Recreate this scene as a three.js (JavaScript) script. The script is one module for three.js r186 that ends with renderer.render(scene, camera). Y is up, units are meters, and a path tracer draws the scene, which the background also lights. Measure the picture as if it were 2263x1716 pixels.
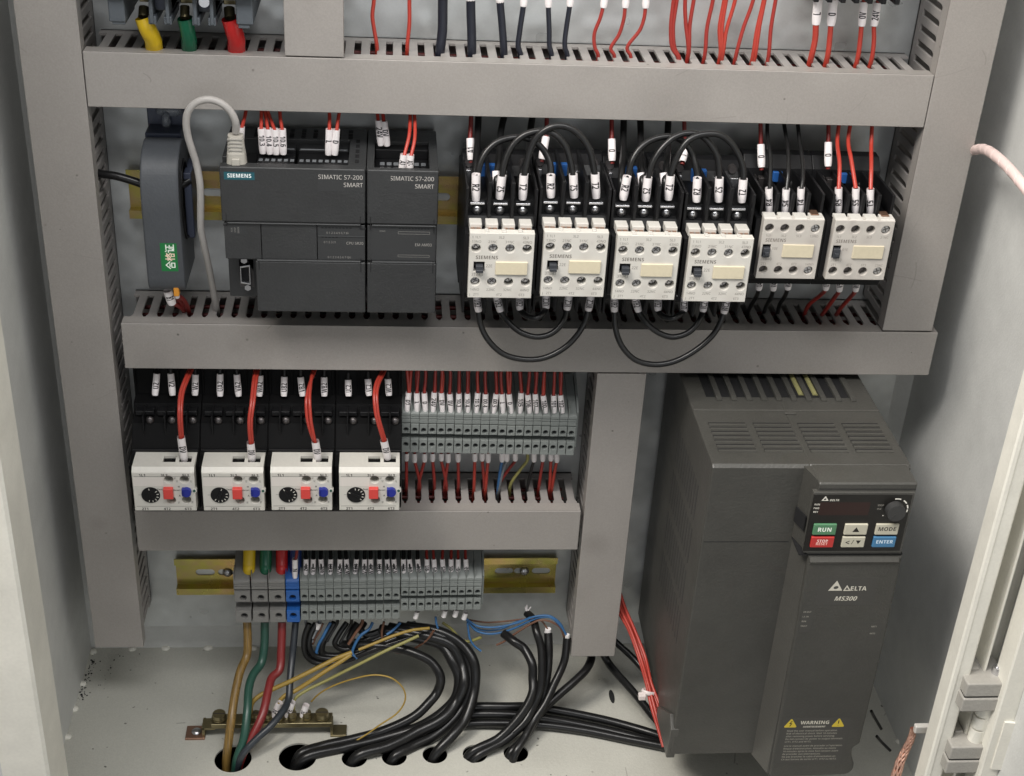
import * as THREE from 'three';
import { RoundedBoxGeometry } from 'three/addons/geometries/RoundedBoxGeometry.js';
import { mergeGeometries, toCreasedNormals } from 'three/addons/utils/BufferGeometryUtils.js';
import { RectAreaLightUniformsLib } from 'three/addons/lights/RectAreaLightUniformsLib.js';

// ---------------------------------------------------------------- camera, light, exposure
const scene = new THREE.Scene();
const W = 2263, H = 1716, FOCAL = 3077.09;             // size of the photograph and focal length, in its pixels
const EYE = new THREE.Vector3(227.007, 405.011, 897.992);   // millimetres from the cabinet's mounting plate
const yaw = 0.10289, pitch = 0.52148, roll = 0.05902;
const FW = new THREE.Vector3(Math.sin(yaw) * Math.cos(pitch), -Math.sin(pitch), -Math.cos(yaw) * Math.cos(pitch));
const R1 = new THREE.Vector3(Math.cos(yaw), 0, Math.sin(yaw)), U1 = new THREE.Vector3().crossVectors(R1, FW);
const RT = R1.clone().multiplyScalar(Math.cos(roll)).addScaledVector(U1, Math.sin(roll));
const UP = R1.clone().multiplyScalar(-Math.sin(roll)).addScaledVector(U1, Math.cos(roll));
const camera = new THREE.PerspectiveCamera(2 * Math.atan(H / 2 / FOCAL) * 180 / Math.PI, 1024 / 776, 0.05, 50);
camera.position.copy(EYE).multiplyScalar(0.001);
camera.up.copy(UP);
camera.lookAt(camera.position.clone().add(FW));
camera.updateMatrixWorld(true);
const renderer = new THREE.WebGLRenderer({ antialias: true });
renderer.toneMapping = THREE.LinearToneMapping;
renderer.toneMappingExposure = 1.0;
renderer.shadowMap.enabled = true;
RectAreaLightUniformsLib.init();
scene.background = new THREE.Color().setRGB(0.185, 0.195, 0.205);   // the dim workshop round the cabinet
function areaLight(x, y, z, w, h, tx, ty, tz, color, intensity) {
  const l = new THREE.RectAreaLight(color, intensity, w, h);
  l.position.set(x, y, z); scene.add(l); l.lookAt(tx, ty, tz); l.name = 'workshop_lamp';
  return l;
}
areaLight(-0.55, 1.4, 0.6, 0.7, 0.5, 0.35, -0.2, 0.05, new THREE.Color(1, 0.945, 0.87), 34);   // ceiling lamp, left of the cabinet
areaLight(0.26, 0.76, 0.56, 0.75, 0.25, 0.28, 0.0, 0.03, new THREE.Color(1, 0.985, 0.975), 10.5);   // lamp over the cabinet door opening
areaLight(0.35, 0.05, 3.4, 2.4, 1.6, 0.3, 0, 0, new THREE.Color(0.97, 0.985, 1), 1.15);             // bright workshop doorway opposite

// ---------------------------------------------------------------- helpers, all lengths in millimetres
const mm = 0.001;
function ray(u, v) { return FW.clone().addScaledVector(RT, (u - W / 2) / FOCAL).addScaledVector(UP, -(v - H / 2) / FOCAL); }
function at(u, v, z) { const d = ray(u, v); return EYE.clone().addScaledVector(d, (z - EYE.z) / d.z); }    // a pixel of the photograph met at depth z
let seed = 7;
const rnd = () => { seed = (seed * 1664525 + 1013904223) >>> 0; return seed / 4294967296; };
const used = new Map(), bases = new WeakMap();
function numbered(n) { const k = used.get(n) ?? 0; used.set(n, k + 1); return k ? n + '_' + String(k).padStart(3, '0') : n; }
function thing(name, label, category, base = [0, 0, 0], group) {
  const o = new THREE.Group(); o.name = numbered(name); scene.add(o);
  o.position.set(base[0] * mm, base[1] * mm, base[2] * mm); bases.set(o, base);
  o.userData = { label, category }; if (group) o.userData.group = group;
  return o;
}
function clean(g) {
  g = g.index ? g.toNonIndexed() : g.clone();
  for (const k of Object.keys(g.attributes)) if (!['position', 'normal', 'uv'].includes(k)) g.deleteAttribute(k);
  if (!g.attributes.normal) g.computeVertexNormals();
  g.morphAttributes = {};
  if (!g.userData.mapped) {                              // uv in metres, laid on along the axis a face looks to
    const p = g.attributes.position, n = g.attributes.normal, uv = new Float32Array(p.count * 2);
    for (let i = 0; i < p.count; i += 3) {
      const ax = Math.abs(n.getX(i) + n.getX(i + 1) + n.getX(i + 2)), ay = Math.abs(n.getY(i) + n.getY(i + 1) + n.getY(i + 2)), az = Math.abs(n.getZ(i) + n.getZ(i + 1) + n.getZ(i + 2));
      for (let j = i; j < i + 3; j++) {
        const x = p.getX(j), y = p.getY(j), z = p.getZ(j);
        const a = ax > ay && ax > az ? z : x, b = ay >= ax && ay > az ? z : y;
        uv[2 * j] = a * mm; uv[2 * j + 1] = b * mm;
      }
    }
    g.setAttribute('uv', new THREE.BufferAttribute(uv, 2));
  }
  return g;
}
function part(parent, name, geos, material, opt = {}) {
  const base = opt.base ?? bases.get(parent) ?? [0, 0, 0];
  const list = (Array.isArray(geos) ? geos : [geos]).map(clean);
  const g = list.length > 1 ? mergeGeometries(list) : list[0];
  g.translate(-base[0], -base[1], -base[2]); g.scale(mm, mm, mm);
  const m = new THREE.Mesh(g, material); m.name = name; m.castShadow = m.receiveShadow = true; bases.set(m, base);
  if (opt.label) m.userData.label = opt.label;
  if (opt.kind) m.userData.kind = opt.kind;
  parent.add(m); return m;
}
function spin(mesh, a) {                                                // turn a part about its own middle, axis z
  mesh.geometry.computeBoundingBox(); const c = mesh.geometry.boundingBox.getCenter(new THREE.Vector3()), r = c.clone().applyAxisAngle(new THREE.Vector3(0, 0, 1), a);
  mesh.rotation.z = a; mesh.position.set(c.x - r.x, c.y - r.y, c.z - r.z);
}
function each(parent, name, list, material) { list.forEach((g) => part(parent, name, g, material)); }
function copyOf(root, label, dx, dy, dz) {
  const c = root.clone(); c.name = numbered(root.name.replace(/_\d{3}$/, '')); c.userData = { ...root.userData, label };
  c.position.x += dx * mm; c.position.y += dy * mm; c.position.z += dz * mm; scene.add(c); return c;
}
// geometry makers in world millimetres
function bx(x0, x1, y0, y1, z0, z1, r = 0) {
  const w = Math.abs(x1 - x0), h = Math.abs(y1 - y0), d = Math.abs(z1 - z0);
  const g = r ? new RoundedBoxGeometry(w, h, d, 2, Math.min(r, w / 2.05, h / 2.05, d / 2.05)) : new THREE.BoxGeometry(w, h, d);
  return g.translate((x0 + x1) / 2, (y0 + y1) / 2, (z0 + z1) / 2);
}
function cyl(x, y, z, r, len, axis = 'z', r2 = r, seg = 20) {        // from z forward by len along the axis
  const g = new THREE.CylinderGeometry(r2, r, len, seg);
  if (axis === 'z') g.rotateX(Math.PI / 2).translate(x, y, z + len / 2);
  else if (axis === 'x') g.rotateZ(-Math.PI / 2).translate(x + len / 2, y, z);
  else g.translate(x, y + len / 2, z);
  return g;
}
function shape(pts) { const s = new THREE.Shape(); pts.forEach(([a, b], i) => i ? s.lineTo(a, b) : s.moveTo(a, b)); s.closePath(); return s; }
function circleHole(s, x, y, r, n = 20) { const p = new THREE.Path(); p.absarc(x, y, r, 0, Math.PI * 2, true); s.holes.push(p); return s; }
function rectHole(s, x0, x1, y0, y1) { const p = new THREE.Path(); p.moveTo(x0, y0); p.lineTo(x0, y1); p.lineTo(x1, y1); p.lineTo(x1, y0); p.closePath(); s.holes.push(p); return s; }
function plateXY(s, z0, z1, bevel = 0, seg = 12) {                        // a shape in x,y, thick from z0 to z1
  const g = new THREE.ExtrudeGeometry(s, { depth: z1 - z0 - 2 * bevel, bevelEnabled: bevel > 0, bevelSize: bevel, bevelThickness: bevel, bevelOffset: -bevel, bevelSegments: 2, curveSegments: seg });
  return g.translate(0, 0, z0 + bevel);
}
function prof(pts, x0, x1, bevel = 0, seg = 12, holes) {                  // a profile in (z, y), long from x0 to x1
  const s = pts instanceof THREE.Shape ? pts : shape(pts);
  const g = new THREE.ExtrudeGeometry(s, { depth: x1 - x0 - 2 * bevel, bevelEnabled: bevel > 0, bevelSize: bevel, bevelThickness: bevel, bevelOffset: -bevel, bevelSegments: 2, curveSegments: seg });
  return g.translate(0, 0, bevel).applyMatrix4(new THREE.Matrix4().set(0, 0, -1, x1, 0, 1, 0, 0, 1, 0, 0, 0, 0, 0, 0, 1));
}
function plateXZ(s, y0, y1, seg = 24) {                                   // a shape in (x, -z), thick from y0 to y1
  return new THREE.ExtrudeGeometry(s, { depth: y1 - y0, bevelEnabled: false, curveSegments: seg }).rotateX(-Math.PI / 2).translate(0, y0, 0);
}
function tube(pts, r, n, rad = 10, tension = 0.5) {
  const c = new THREE.CatmullRomCurve3(pts, false, 'centripetal', tension);
  return new THREE.TubeGeometry(c, n ?? Math.max(10, pts.length * 7), r, rad, false);
}
function blob(p, rx, ry, rz) { return new THREE.SphereGeometry(1, 14, 10).scale(rx, ry, rz).translate(p.x, p.y, p.z); }
// flat uv over x0..x1, y0..y1 for faces that carry print
function mapXY(g, x0, x1, y0, y1) {
  g = g.index ? g.toNonIndexed() : g; const p = g.attributes.position, uv = new Float32Array(p.count * 2);
  for (let i = 0; i < p.count; i++) { uv[2 * i] = (p.getX(i) - x0) / (x1 - x0); uv[2 * i + 1] = (p.getY(i) - y0) / (y1 - y0); }
  g.setAttribute('uv', new THREE.BufferAttribute(uv, 2)); g.userData.mapped = true; return g;
}
function canvasTex(w, h, draw) {
  const c = document.createElement('canvas'); c.width = w; c.height = h; const x = c.getContext('2d'); draw(x, w, h);
  const t = new THREE.CanvasTexture(c); t.colorSpace = THREE.SRGBColorSpace; t.magFilter = THREE.LinearFilter; t.anisotropy = 8; return t;
}
const ORD = ['first', 'second', 'third', 'fourth', 'fifth', 'sixth', 'seventh', 'eighth', 'ninth', 'tenth', 'eleventh', 'twelfth', 'thirteenth', 'fourteenth', 'fifteenth', 'sixteenth', 'seventeenth', 'eighteenth', 'nineteenth', 'twentieth', 'twenty-first', 'twenty-second', 'twenty-third'];

// ---------------------------------------------------------------- materials
function noiseGrid(n, cells, seedv) {                                      // tileable value noise, n x n
  let s = seedv; const r = () => { s = (s * 1664525 + 1013904223) >>> 0; return s / 4294967296; };
  const g = Array.from({ length: cells * cells }, r), o = new Float32Array(n * n);
  for (let y = 0; y < n; y++) for (let x = 0; x < n; x++) {
    const fx = x / n * cells, fy = y / n * cells, ix = fx | 0, iy = fy | 0, tx = fx - ix, ty = fy - iy, sx = tx * tx * (3 - 2 * tx), sy = ty * ty * (3 - 2 * ty);
    const a = g[iy % cells * cells + ix % cells], b = g[iy % cells * cells + (ix + 1) % cells], c = g[(iy + 1) % cells * cells + ix % cells], d = g[(iy + 1) % cells * cells + (ix + 1) % cells];
    o[y * n + x] = (a * (1 - sx) + b * sx) * (1 - sy) + (c * (1 - sx) + d * sx) * sy;
  }
  return o;
}
function dataTex(n, f, srgb, rep) {
  const d = new Uint8Array(n * n * 4);
  for (let i = 0; i < n * n; i++) { const c = f(i, i % n, i / n | 0); for (let k = 0; k < 3; k++) d[4 * i + k] = Math.max(0, Math.min(255, c[k] * 255)); d[4 * i + 3] = 255; }
  const t = new THREE.DataTexture(d, n, n); t.wrapS = t.wrapT = THREE.RepeatWrapping; t.magFilter = THREE.LinearFilter; t.minFilter = THREE.LinearMipmapLinearFilter; t.generateMipmaps = true;
  if (srgb) t.colorSpace = THREE.SRGBColorSpace; t.repeat.set(rep, rep); t.needsUpdate = true; return t;
}
const nA = noiseGrid(512, 8, 11), nB = noiseGrid(512, 32, 12), nC = noiseGrid(512, 128, 13), nD = noiseGrid(512, 256, 14);
const grainBump = dataTex(512, (i) => { const v = 0.35 * nC[i] + 0.65 * nD[i]; return [v, v, v]; }, false, 5);        // tile of 0.2 m
const mottle = dataTex(512, (i) => { const v = 0.90 + 0.055 * nA[i] + 0.03 * nB[i] + 0.025 * nD[i]; return [v, v, v]; }, true, 3);
const roughMap = dataTex(512, (i) => { const v = 0.78 + 0.14 * nA[i] + 0.08 * nB[i]; return [v, v, v]; }, false, 4);
const std = (r, g, b, o = {}) => { const m = new THREE.MeshStandardMaterial({ roughness: 0.55, metalness: 0, ...o }); m.color.setRGB(r, g, b); return m; };
const ductTex = canvasTex(2048, 2048, (x, w, h) => {                       // tile of 0.7 m: smudges, rubs and fine scratches on plastic
  x.fillStyle = '#f4f4f4'; x.fillRect(0, 0, w, h);
  const id = x.getImageData(0, 0, w, h), d = id.data;
  for (let i = 0; i < w * h; i++) { const px = i % w, py = i / w | 0, k = (py >> 2) % 512 * 512 + (px >> 2) % 512, k2 = py % 512 * 512 + px % 512; const v = 222 + 14 * nA[k] + 8 * nB[k] + 11 * nD[k2] - 5; d[4 * i] = v; d[4 * i + 1] = v; d[4 * i + 2] = v; }
  x.putImageData(id, 0, 0);
  x.lineCap = 'round';
  for (let i = 0; i < 90; i++) { x.strokeStyle = `rgba(70,66,62,${0.05 + 0.16 * rnd()})`; x.lineWidth = 0.8 + 1.5 * rnd(); const a = rnd() * w, b = rnd() * h, l = 14 + 60 * rnd(), t = rnd() * 6.28; x.beginPath(); x.moveTo(a, b); x.quadraticCurveTo(a + l * 0.6 * Math.cos(t) + 8, b + l * 0.5 * Math.sin(t), a + l * Math.cos(t), b + l * Math.sin(t)); x.stroke(); }
  for (let i = 0; i < 120; i++) { x.fillStyle = `rgba(60,56,52,${0.15 + 0.35 * rnd()})`; x.beginPath(); x.arc(rnd() * w, rnd() * h, 0.8 + 1.7 * rnd(), 0, 7); x.fill(); }
  for (let i = 0; i < 40; i++) { const a = rnd() * w, b = rnd() * h, r = 20 + 90 * rnd(), g = x.createRadialGradient(a, b, 0, a, b, r); g.addColorStop(0, `rgba(90,84,78,${0.05 + 0.07 * rnd()})`); g.addColorStop(1, 'rgba(90,84,78,0)'); x.fillStyle = g; x.fillRect(a - r, b - r, 2 * r, 2 * r); }
});
ductTex.wrapS = ductTex.wrapT = THREE.RepeatWrapping; ductTex.repeat.set(1 / 0.7, 1 / 0.7);
const floorTex = canvasTex(2048, 2048, (x, w, h) => {                      // tile of 0.7 m: painted steel with dust, specks and scuffs
  const id = x.createImageData(w, h), d = id.data;
  for (let i = 0; i < w * h; i++) { const px = i % w, py = i / w | 0, k = (py >> 2) % 512 * 512 + (px >> 2) % 512, k2 = py % 512 * 512 + px % 512; const v = 214 + 16 * nA[k] + 8 * nB[k] + 12 * nD[k2]; d[4 * i] = v; d[4 * i + 1] = v - 1; d[4 * i + 2] = v - 4; d[4 * i + 3] = 255; }
  x.putImageData(id, 0, 0);
  for (let i = 0; i < 260; i++) { x.fillStyle = `rgba(40,38,36,${0.2 + 0.45 * rnd()})`; x.beginPath(); x.ellipse(rnd() * w, rnd() * h, 1 + 2.6 * rnd(), 1 + 1.4 * rnd(), rnd() * 3, 0, 7); x.fill(); }
  for (let i = 0; i < 26; i++) { x.strokeStyle = `rgba(60,56,52,${0.12 + 0.25 * rnd()})`; x.lineWidth = 1 + 2 * rnd(); const a = rnd() * w, b = rnd() * h, t = rnd() * 6.28, l = 10 + 50 * rnd(); x.beginPath(); x.moveTo(a, b); x.lineTo(a + l * Math.cos(t), b + l * Math.sin(t)); x.stroke(); }
});
floorTex.wrapS = floorTex.wrapT = THREE.RepeatWrapping; floorTex.repeat.set(1 / 0.7, 1 / 0.7);
const zincTex = dataTex(512, (i) => { const v = 0.82 + 0.10 * nA[i] + 0.05 * nB[i] + 0.02 * nD[i]; return [v * 0.99, v, v * 1.005]; }, true, 5);
const zincRough = dataTex(512, (i) => { const v = 0.55 + 0.35 * nA[i] + 0.12 * nB[i]; return [v, v, v]; }, false, 5);
const waveBump = dataTex(512, (i) => { const v = 0.75 * nA[i] + 0.25 * nB[i]; return [v, v, v]; }, false, 3);
const dustTex = canvasTex(1024, 1024, (x, w, h) => {                       // tile of 0.3 m: dust specks, rubs and hairline scratches on dark plastic
  const id = x.createImageData(w, h), d = id.data;
  for (let i = 0; i < w * h; i++) { const k = (i / w >> 1) % 512 * 512 + (i % w >> 1), v = 196 + 18 * nA[k] + 10 * nB[k] + 10 * nD[k]; d[4 * i] = v + 1; d[4 * i + 1] = v; d[4 * i + 2] = v - 2; d[4 * i + 3] = 255; }
  x.putImageData(id, 0, 0); x.lineCap = 'round';
  for (let i = 0; i < 420; i++) { x.fillStyle = `rgba(255,250,240,${0.10 + 0.35 * rnd() * rnd()})`; x.beginPath(); x.arc(rnd() * w, rnd() * h, 0.6 + 1.3 * rnd(), 0, 7); x.fill(); }
  for (let i = 0; i < 50; i++) { x.strokeStyle = `rgba(255,250,240,${0.05 + 0.12 * rnd()})`; x.lineWidth = 0.7 + rnd(); const a = rnd() * w, b = rnd() * h, t = rnd() * 6.28, l = 12 + 50 * rnd(); x.beginPath(); x.moveTo(a, b); x.lineTo(a + l * Math.cos(t), b + l * Math.sin(t)); x.stroke(); }
  for (let i = 0; i < 22; i++) { const a = rnd() * w, b = rnd() * h, r = 30 + 110 * rnd(), g = x.createRadialGradient(a, b, 0, a, b, r); g.addColorStop(0, `rgba(235,228,216,${0.05 + 0.09 * rnd()})`); g.addColorStop(1, 'rgba(235,228,216,0)'); x.fillStyle = g; x.fillRect(a - r, b - r, 2 * r, 2 * r); }
});
dustTex.wrapS = dustTex.wrapT = THREE.RepeatWrapping; dustTex.repeat.set(1 / 0.3, 1 / 0.3);
const railTex = dataTex(512, (i) => { const a = nA[i], b = nB[i]; return [0.82 + 0.1 * a, 0.80 + 0.07 * b - 0.03 * a, 0.50 + 0.12 * (1 - b) + 0.04 * a]; }, true, 6);
const M = {
  duct: std(0.37, 0.345, 0.322, { roughness: 0.38, map: ductTex, bumpMap: grainBump, bumpScale: 0.00006 }),
  ductCh: std(0.33, 0.31, 0.295, { roughness: 0.55, map: mottle, bumpMap: grainBump, bumpScale: 0.00006 }),
  paint: std(0.60, 0.60, 0.555, { roughness: 0.5, map: floorTex, bumpMap: grainBump, bumpScale: 0.00012 }),
  wall: std(0.67, 0.675, 0.655, { roughness: 0.5, map: mottle, bumpMap: grainBump, bumpScale: 0.00012 }),
  frame: std(0.84, 0.82, 0.74, { roughness: 0.42, map: mottle, bumpMap: grainBump, bumpScale: 0.00004 }),
  zinc: std(0.66, 0.665, 0.655, { metalness: 0.5, roughness: 0.44, bumpMap: waveBump, bumpScale: 0.0022, map: zincTex, roughnessMap: zincRough }),
  rail: std(0.66, 0.60, 0.46, { metalness: 0.9, roughness: 0.34, map: railTex, roughnessMap: zincRough }),
  plc: std(0.046, 0.048, 0.0505, { roughness: 0.52, roughnessMap: roughMap, map: dustTex, bumpMap: grainBump, bumpScale: 0.0001 }),
  plcRidge: std(0.05, 0.052, 0.054, { roughness: 0.4 }),
  black: new THREE.MeshPhysicalMaterial({ color: new THREE.Color().setRGB(0.008, 0.008, 0.0088), roughness: 0.42, specularIntensity: 0.5 }),
  matt: new THREE.MeshPhysicalMaterial({ color: new THREE.Color().setRGB(0.004, 0.004, 0.0043), roughness: 0.6, specularIntensity: 0.25 }),
  pit: std(0.006, 0.006, 0.007, { roughness: 0.7 }),
  cream: std(0.66, 0.64, 0.585, { roughness: 0.45, map: mottle }),
  tab: std(0.60, 0.58, 0.54, { roughness: 0.45, map: mottle }),
  plate: std(0.68, 0.61, 0.45, { roughness: 0.5, map: mottle }),
  slider: std(0.035, 0.038, 0.045, { roughness: 0.45 }),
  screw: std(0.55, 0.55, 0.56, { metalness: 0.95, roughness: 0.28 }),
  screwDark: std(0.12, 0.11, 0.11, { metalness: 0.8, roughness: 0.4 }),
  steel: std(0.68, 0.68, 0.7, { metalness: 0.95, roughness: 0.25 }),
  brass: std(0.32, 0.275, 0.16, { metalness: 0.9, roughness: 0.35, map: mottle }),
  copper: std(0.40, 0.24, 0.17, { metalness: 0.85, roughness: 0.38, map: mottle }),
  braid: std(0.72, 0.44, 0.34, { metalness: 0.85, roughness: 0.36 }),
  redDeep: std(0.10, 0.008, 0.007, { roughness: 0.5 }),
  red: std(0.33, 0.032, 0.024, { roughness: 0.4, map: mottle }),
  redBright: std(0.43, 0.045, 0.029, { roughness: 0.38, map: mottle }),
  redDark: std(0.20, 0.015, 0.012, { roughness: 0.45, map: mottle }),
  cable: new THREE.MeshPhysicalMaterial({ color: new THREE.Color().setRGB(0.0105, 0.0105, 0.0108), roughness: 0.3, specularIntensity: 0.75, map: mottle, bumpMap: grainBump, bumpScale: 0.00004 }),
  navy: std(0.014, 0.016, 0.026, { roughness: 0.4, map: mottle }),
  blue: std(0.035, 0.13, 0.30, { roughness: 0.4, map: mottle }),
  brown: std(0.16, 0.075, 0.045, { roughness: 0.45, map: mottle }),
  yellow: std(0.34, 0.225, 0.04, { roughness: 0.42, map: mottle }),
  yellowGreen: std(0.30, 0.28, 0.09, { roughness: 0.42, map: mottle }),
  greyWire: std(0.16, 0.17, 0.18, { roughness: 0.5 }),
  tanCable: std(0.33, 0.215, 0.07, { roughness: 0.35, map: dataTex(512, (i, px, py) => { const v = 0.72 + 0.3 * nC[(py >> 3) * 512 + (px * 2) % 512] - 0.05; return [v, v * 0.97, v * 0.9]; }, true, 8) }),
  greenCable: std(0.025, 0.088, 0.064, { roughness: 0.32, map: mottle }),
  redCable: std(0.24, 0.028, 0.028, { roughness: 0.35, map: mottle }),
  slateCable: std(0.028, 0.034, 0.042, { roughness: 0.36, map: mottle }),
  shrinkY: std(0.74, 0.50, 0.015, { roughness: 0.33, map: mottle }),
  shrinkG: std(0.008, 0.12, 0.06, { roughness: 0.22, map: mottle }),
  shrinkR: std(0.55, 0.022, 0.022, { roughness: 0.22, map: mottle }),
  shrinkB: std(0.02, 0.045, 0.17, { roughness: 0.35, map: mottle }),
  sleeve: std(0.80, 0.77, 0.77, { roughness: 0.5 }),
  term: std(0.235, 0.255, 0.245, { roughness: 0.55, map: mottle, bumpMap: grainBump, bumpScale: 0.00008 }),
  termWarm: std(0.23, 0.225, 0.215, { roughness: 0.55, map: mottle, bumpMap: grainBump, bumpScale: 0.00008 }),
  termBlue: std(0.02, 0.12, 0.42, { roughness: 0.45, map: mottle }),
  breaker: std(0.085, 0.098, 0.112, { roughness: 0.5, map: mottle, bumpMap: grainBump, bumpScale: 0.0001 }),
  ct: std(0.07, 0.076, 0.085, { roughness: 0.5, map: mottle, bumpMap: grainBump, bumpScale: 0.0001 }),
  ctFoot: std(0.05, 0.06, 0.095, { roughness: 0.4 }),
  glue: new THREE.MeshPhysicalMaterial({ color: 0xdfe6ee, roughness: 0.12, transmission: 0.8, thickness: 0.002, ior: 1.45 }),
  lan: std(0.44, 0.42, 0.40, { roughness: 0.5, map: mottle }),
  lanPlug: std(0.50, 0.475, 0.42, { roughness: 0.5, map: mottle }),
  vfd: std(0.079, 0.078, 0.0715, { roughness: 0.5, roughnessMap: roughMap, map: dustTex, bumpMap: grainBump, bumpScale: 0.00014 }),
  vfdEdge: std(0.075, 0.073, 0.066, { roughness: 0.42, map: mottle, bumpMap: grainBump, bumpScale: 0.00014 }),
  knob: std(0.035, 0.035, 0.035, { roughness: 0.4 }),
  btnRed: std(0.62, 0.06, 0.05, { roughness: 0.4 }),
  btnBlue: std(0.015, 0.025, 0.25, { roughness: 0.35 }),
  blueTag: std(0.02, 0.10, 0.33, { roughness: 0.4 }),
  nylon: new THREE.MeshPhysicalMaterial({ color: 0xf2e9e6, roughness: 0.35, transmission: 0.25, thickness: 0 }),
  wrap: new THREE.MeshPhysicalMaterial({ color: 0xe6cfca, roughness: 0.4, transmission: 0.15, thickness: 0 }),
  hinge: std(0.38, 0.365, 0.335, { roughness: 0.45, map: mottle, bumpMap: grainBump, bumpScale: 0.0002 }),
  orange: std(0.65, 0.27, 0.03, { roughness: 0.45 }),
  paleYellow: std(0.27, 0.255, 0.11, { roughness: 0.5 }),
  concrete: std(0.30, 0.29, 0.27, { roughness: 0.6 }),
  dark: std(0.012, 0.012, 0.013, { roughness: 0.9 }),
};

// ---------------------------------------------------------------- printed wire markers: one sheet of print, one cell for each text
const TEXTS = [], CW = 192, CH = 64, COLS = 10;
const cellOf = (t) => { let i = TEXTS.indexOf(t); if (i < 0) { i = TEXTS.length; TEXTS.push(t); } return i; };
const markerMat = std(1, 1, 1, { roughness: 0.48 });
// a heat-printed sleeve from a (top) to b (bottom); dir 1 reads upward, -1 downward; shift moves the print along it
function sleeveGeo(a, b, r, text, dir = 1, taper = 0.86) {
  const cell = cellOf(text ?? ''), cx = cell % COLS, cy = Math.floor(cell / COLS);
  const ax = a.clone().sub(b), L = ax.length(); ax.normalize();
  const mid = a.clone().add(b).multiplyScalar(0.5), f = EYE.clone().sub(mid); f.addScaledVector(ax, -f.dot(ax)).normalize();
  const s = new THREE.Vector3().crossVectors(ax, f), N = 18, rings = [[0, taper], [0.12, 0.97], [0.3, 1.03], [0.72, 1], [1, 1.0]], pos = [], uv = [], idx = [];
  rings.forEach(([t, k], ri) => {
    for (let j = 0; j <= N; j++) {
      const phi = -Math.PI + 2 * Math.PI * j / N, rr = r * k;
      const p = b.clone().addScaledVector(ax, t * L).addScaledVector(f, Math.cos(phi) * rr * 0.92).addScaledVector(s, Math.sin(phi) * rr);
      pos.push(p.x, p.y, p.z);
      const across = Math.min(1, Math.max(0, 0.5 + phi / Math.PI));        // 0 at the left rim, 1 at the right
      const tu = dir > 0 ? t : 1 - t, tv = dir > 0 ? 1 - across : across;
      uv.push((cx + 0.02 + 0.96 * tu) * CW / 2048, 1 - (cy + 1 - (0.03 + 0.94 * tv)) * CH / 1024);
      if (ri && j) { const q = ri * (N + 1) + j; idx.push(q - N - 2, q - N - 1, q - 1, q - N - 1, q, q - 1); }
    }
  });
  const g = new THREE.BufferGeometry(); g.setAttribute('position', new THREE.Float32BufferAttribute(pos, 3)); g.setAttribute('uv', new THREE.Float32BufferAttribute(uv, 2)); g.setIndex(idx); g.computeVertexNormals();
  const o = g.toNonIndexed(); o.userData.mapped = true; return o;
}
function printMarkers() {
  markerMat.map = canvasTex(2048, 1024, (x) => {
    x.fillStyle = '#eae4e4'; x.fillRect(0, 0, 2048, 1024); x.fillStyle = '#17151a'; x.textAlign = 'center'; x.textBaseline = 'middle';
    TEXTS.forEach((t, i) => { const s = t.length > 3 ? 36 : 40; x.font = 'bold ' + s + 'px sans-serif'; x.save(); x.translate((i % COLS + 0.46) * CW, (Math.floor(i / COLS) + 0.53) * CH); x.scale(1.12, 1.2); x.fillText(t, 0, 0); x.strokeStyle = '#17151a'; x.lineWidth = 0.7; x.strokeText(t, 0, 0); x.restore(); });
  });
}
// one wire: pts are [u, v, z] pixels met at depth z, or vectors in millimetres
const P = (p) => p.isVector3 ? p : at(p[0], p[1], p[2]);
function wire(name, label, pts, r, material, opt = {}) {
  const v = pts.map(P), o = thing(name, label, opt.cat ?? 'wire', v[v.length - 1].toArray().map((q) => +q.toFixed(2)), opt.group);
  part(o, 'insulation', tube(v, r, opt.n, opt.rad ?? 10), material);
  (opt.extra ?? []).forEach((e) => part(o, 'insulation', tube(e.map(P), r, undefined, 10), material));
  (opt.marks ?? []).forEach(([a, b, rr, text, dir]) => part(o, 'marker_sleeve', sleeveGeo(P(a), P(b), rr, text, dir), markerMat));
  if (opt.tip) part(o, 'wire_tip', opt.tip(v), opt.tipMat ?? M.sleeve);
  return o;
}

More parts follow.
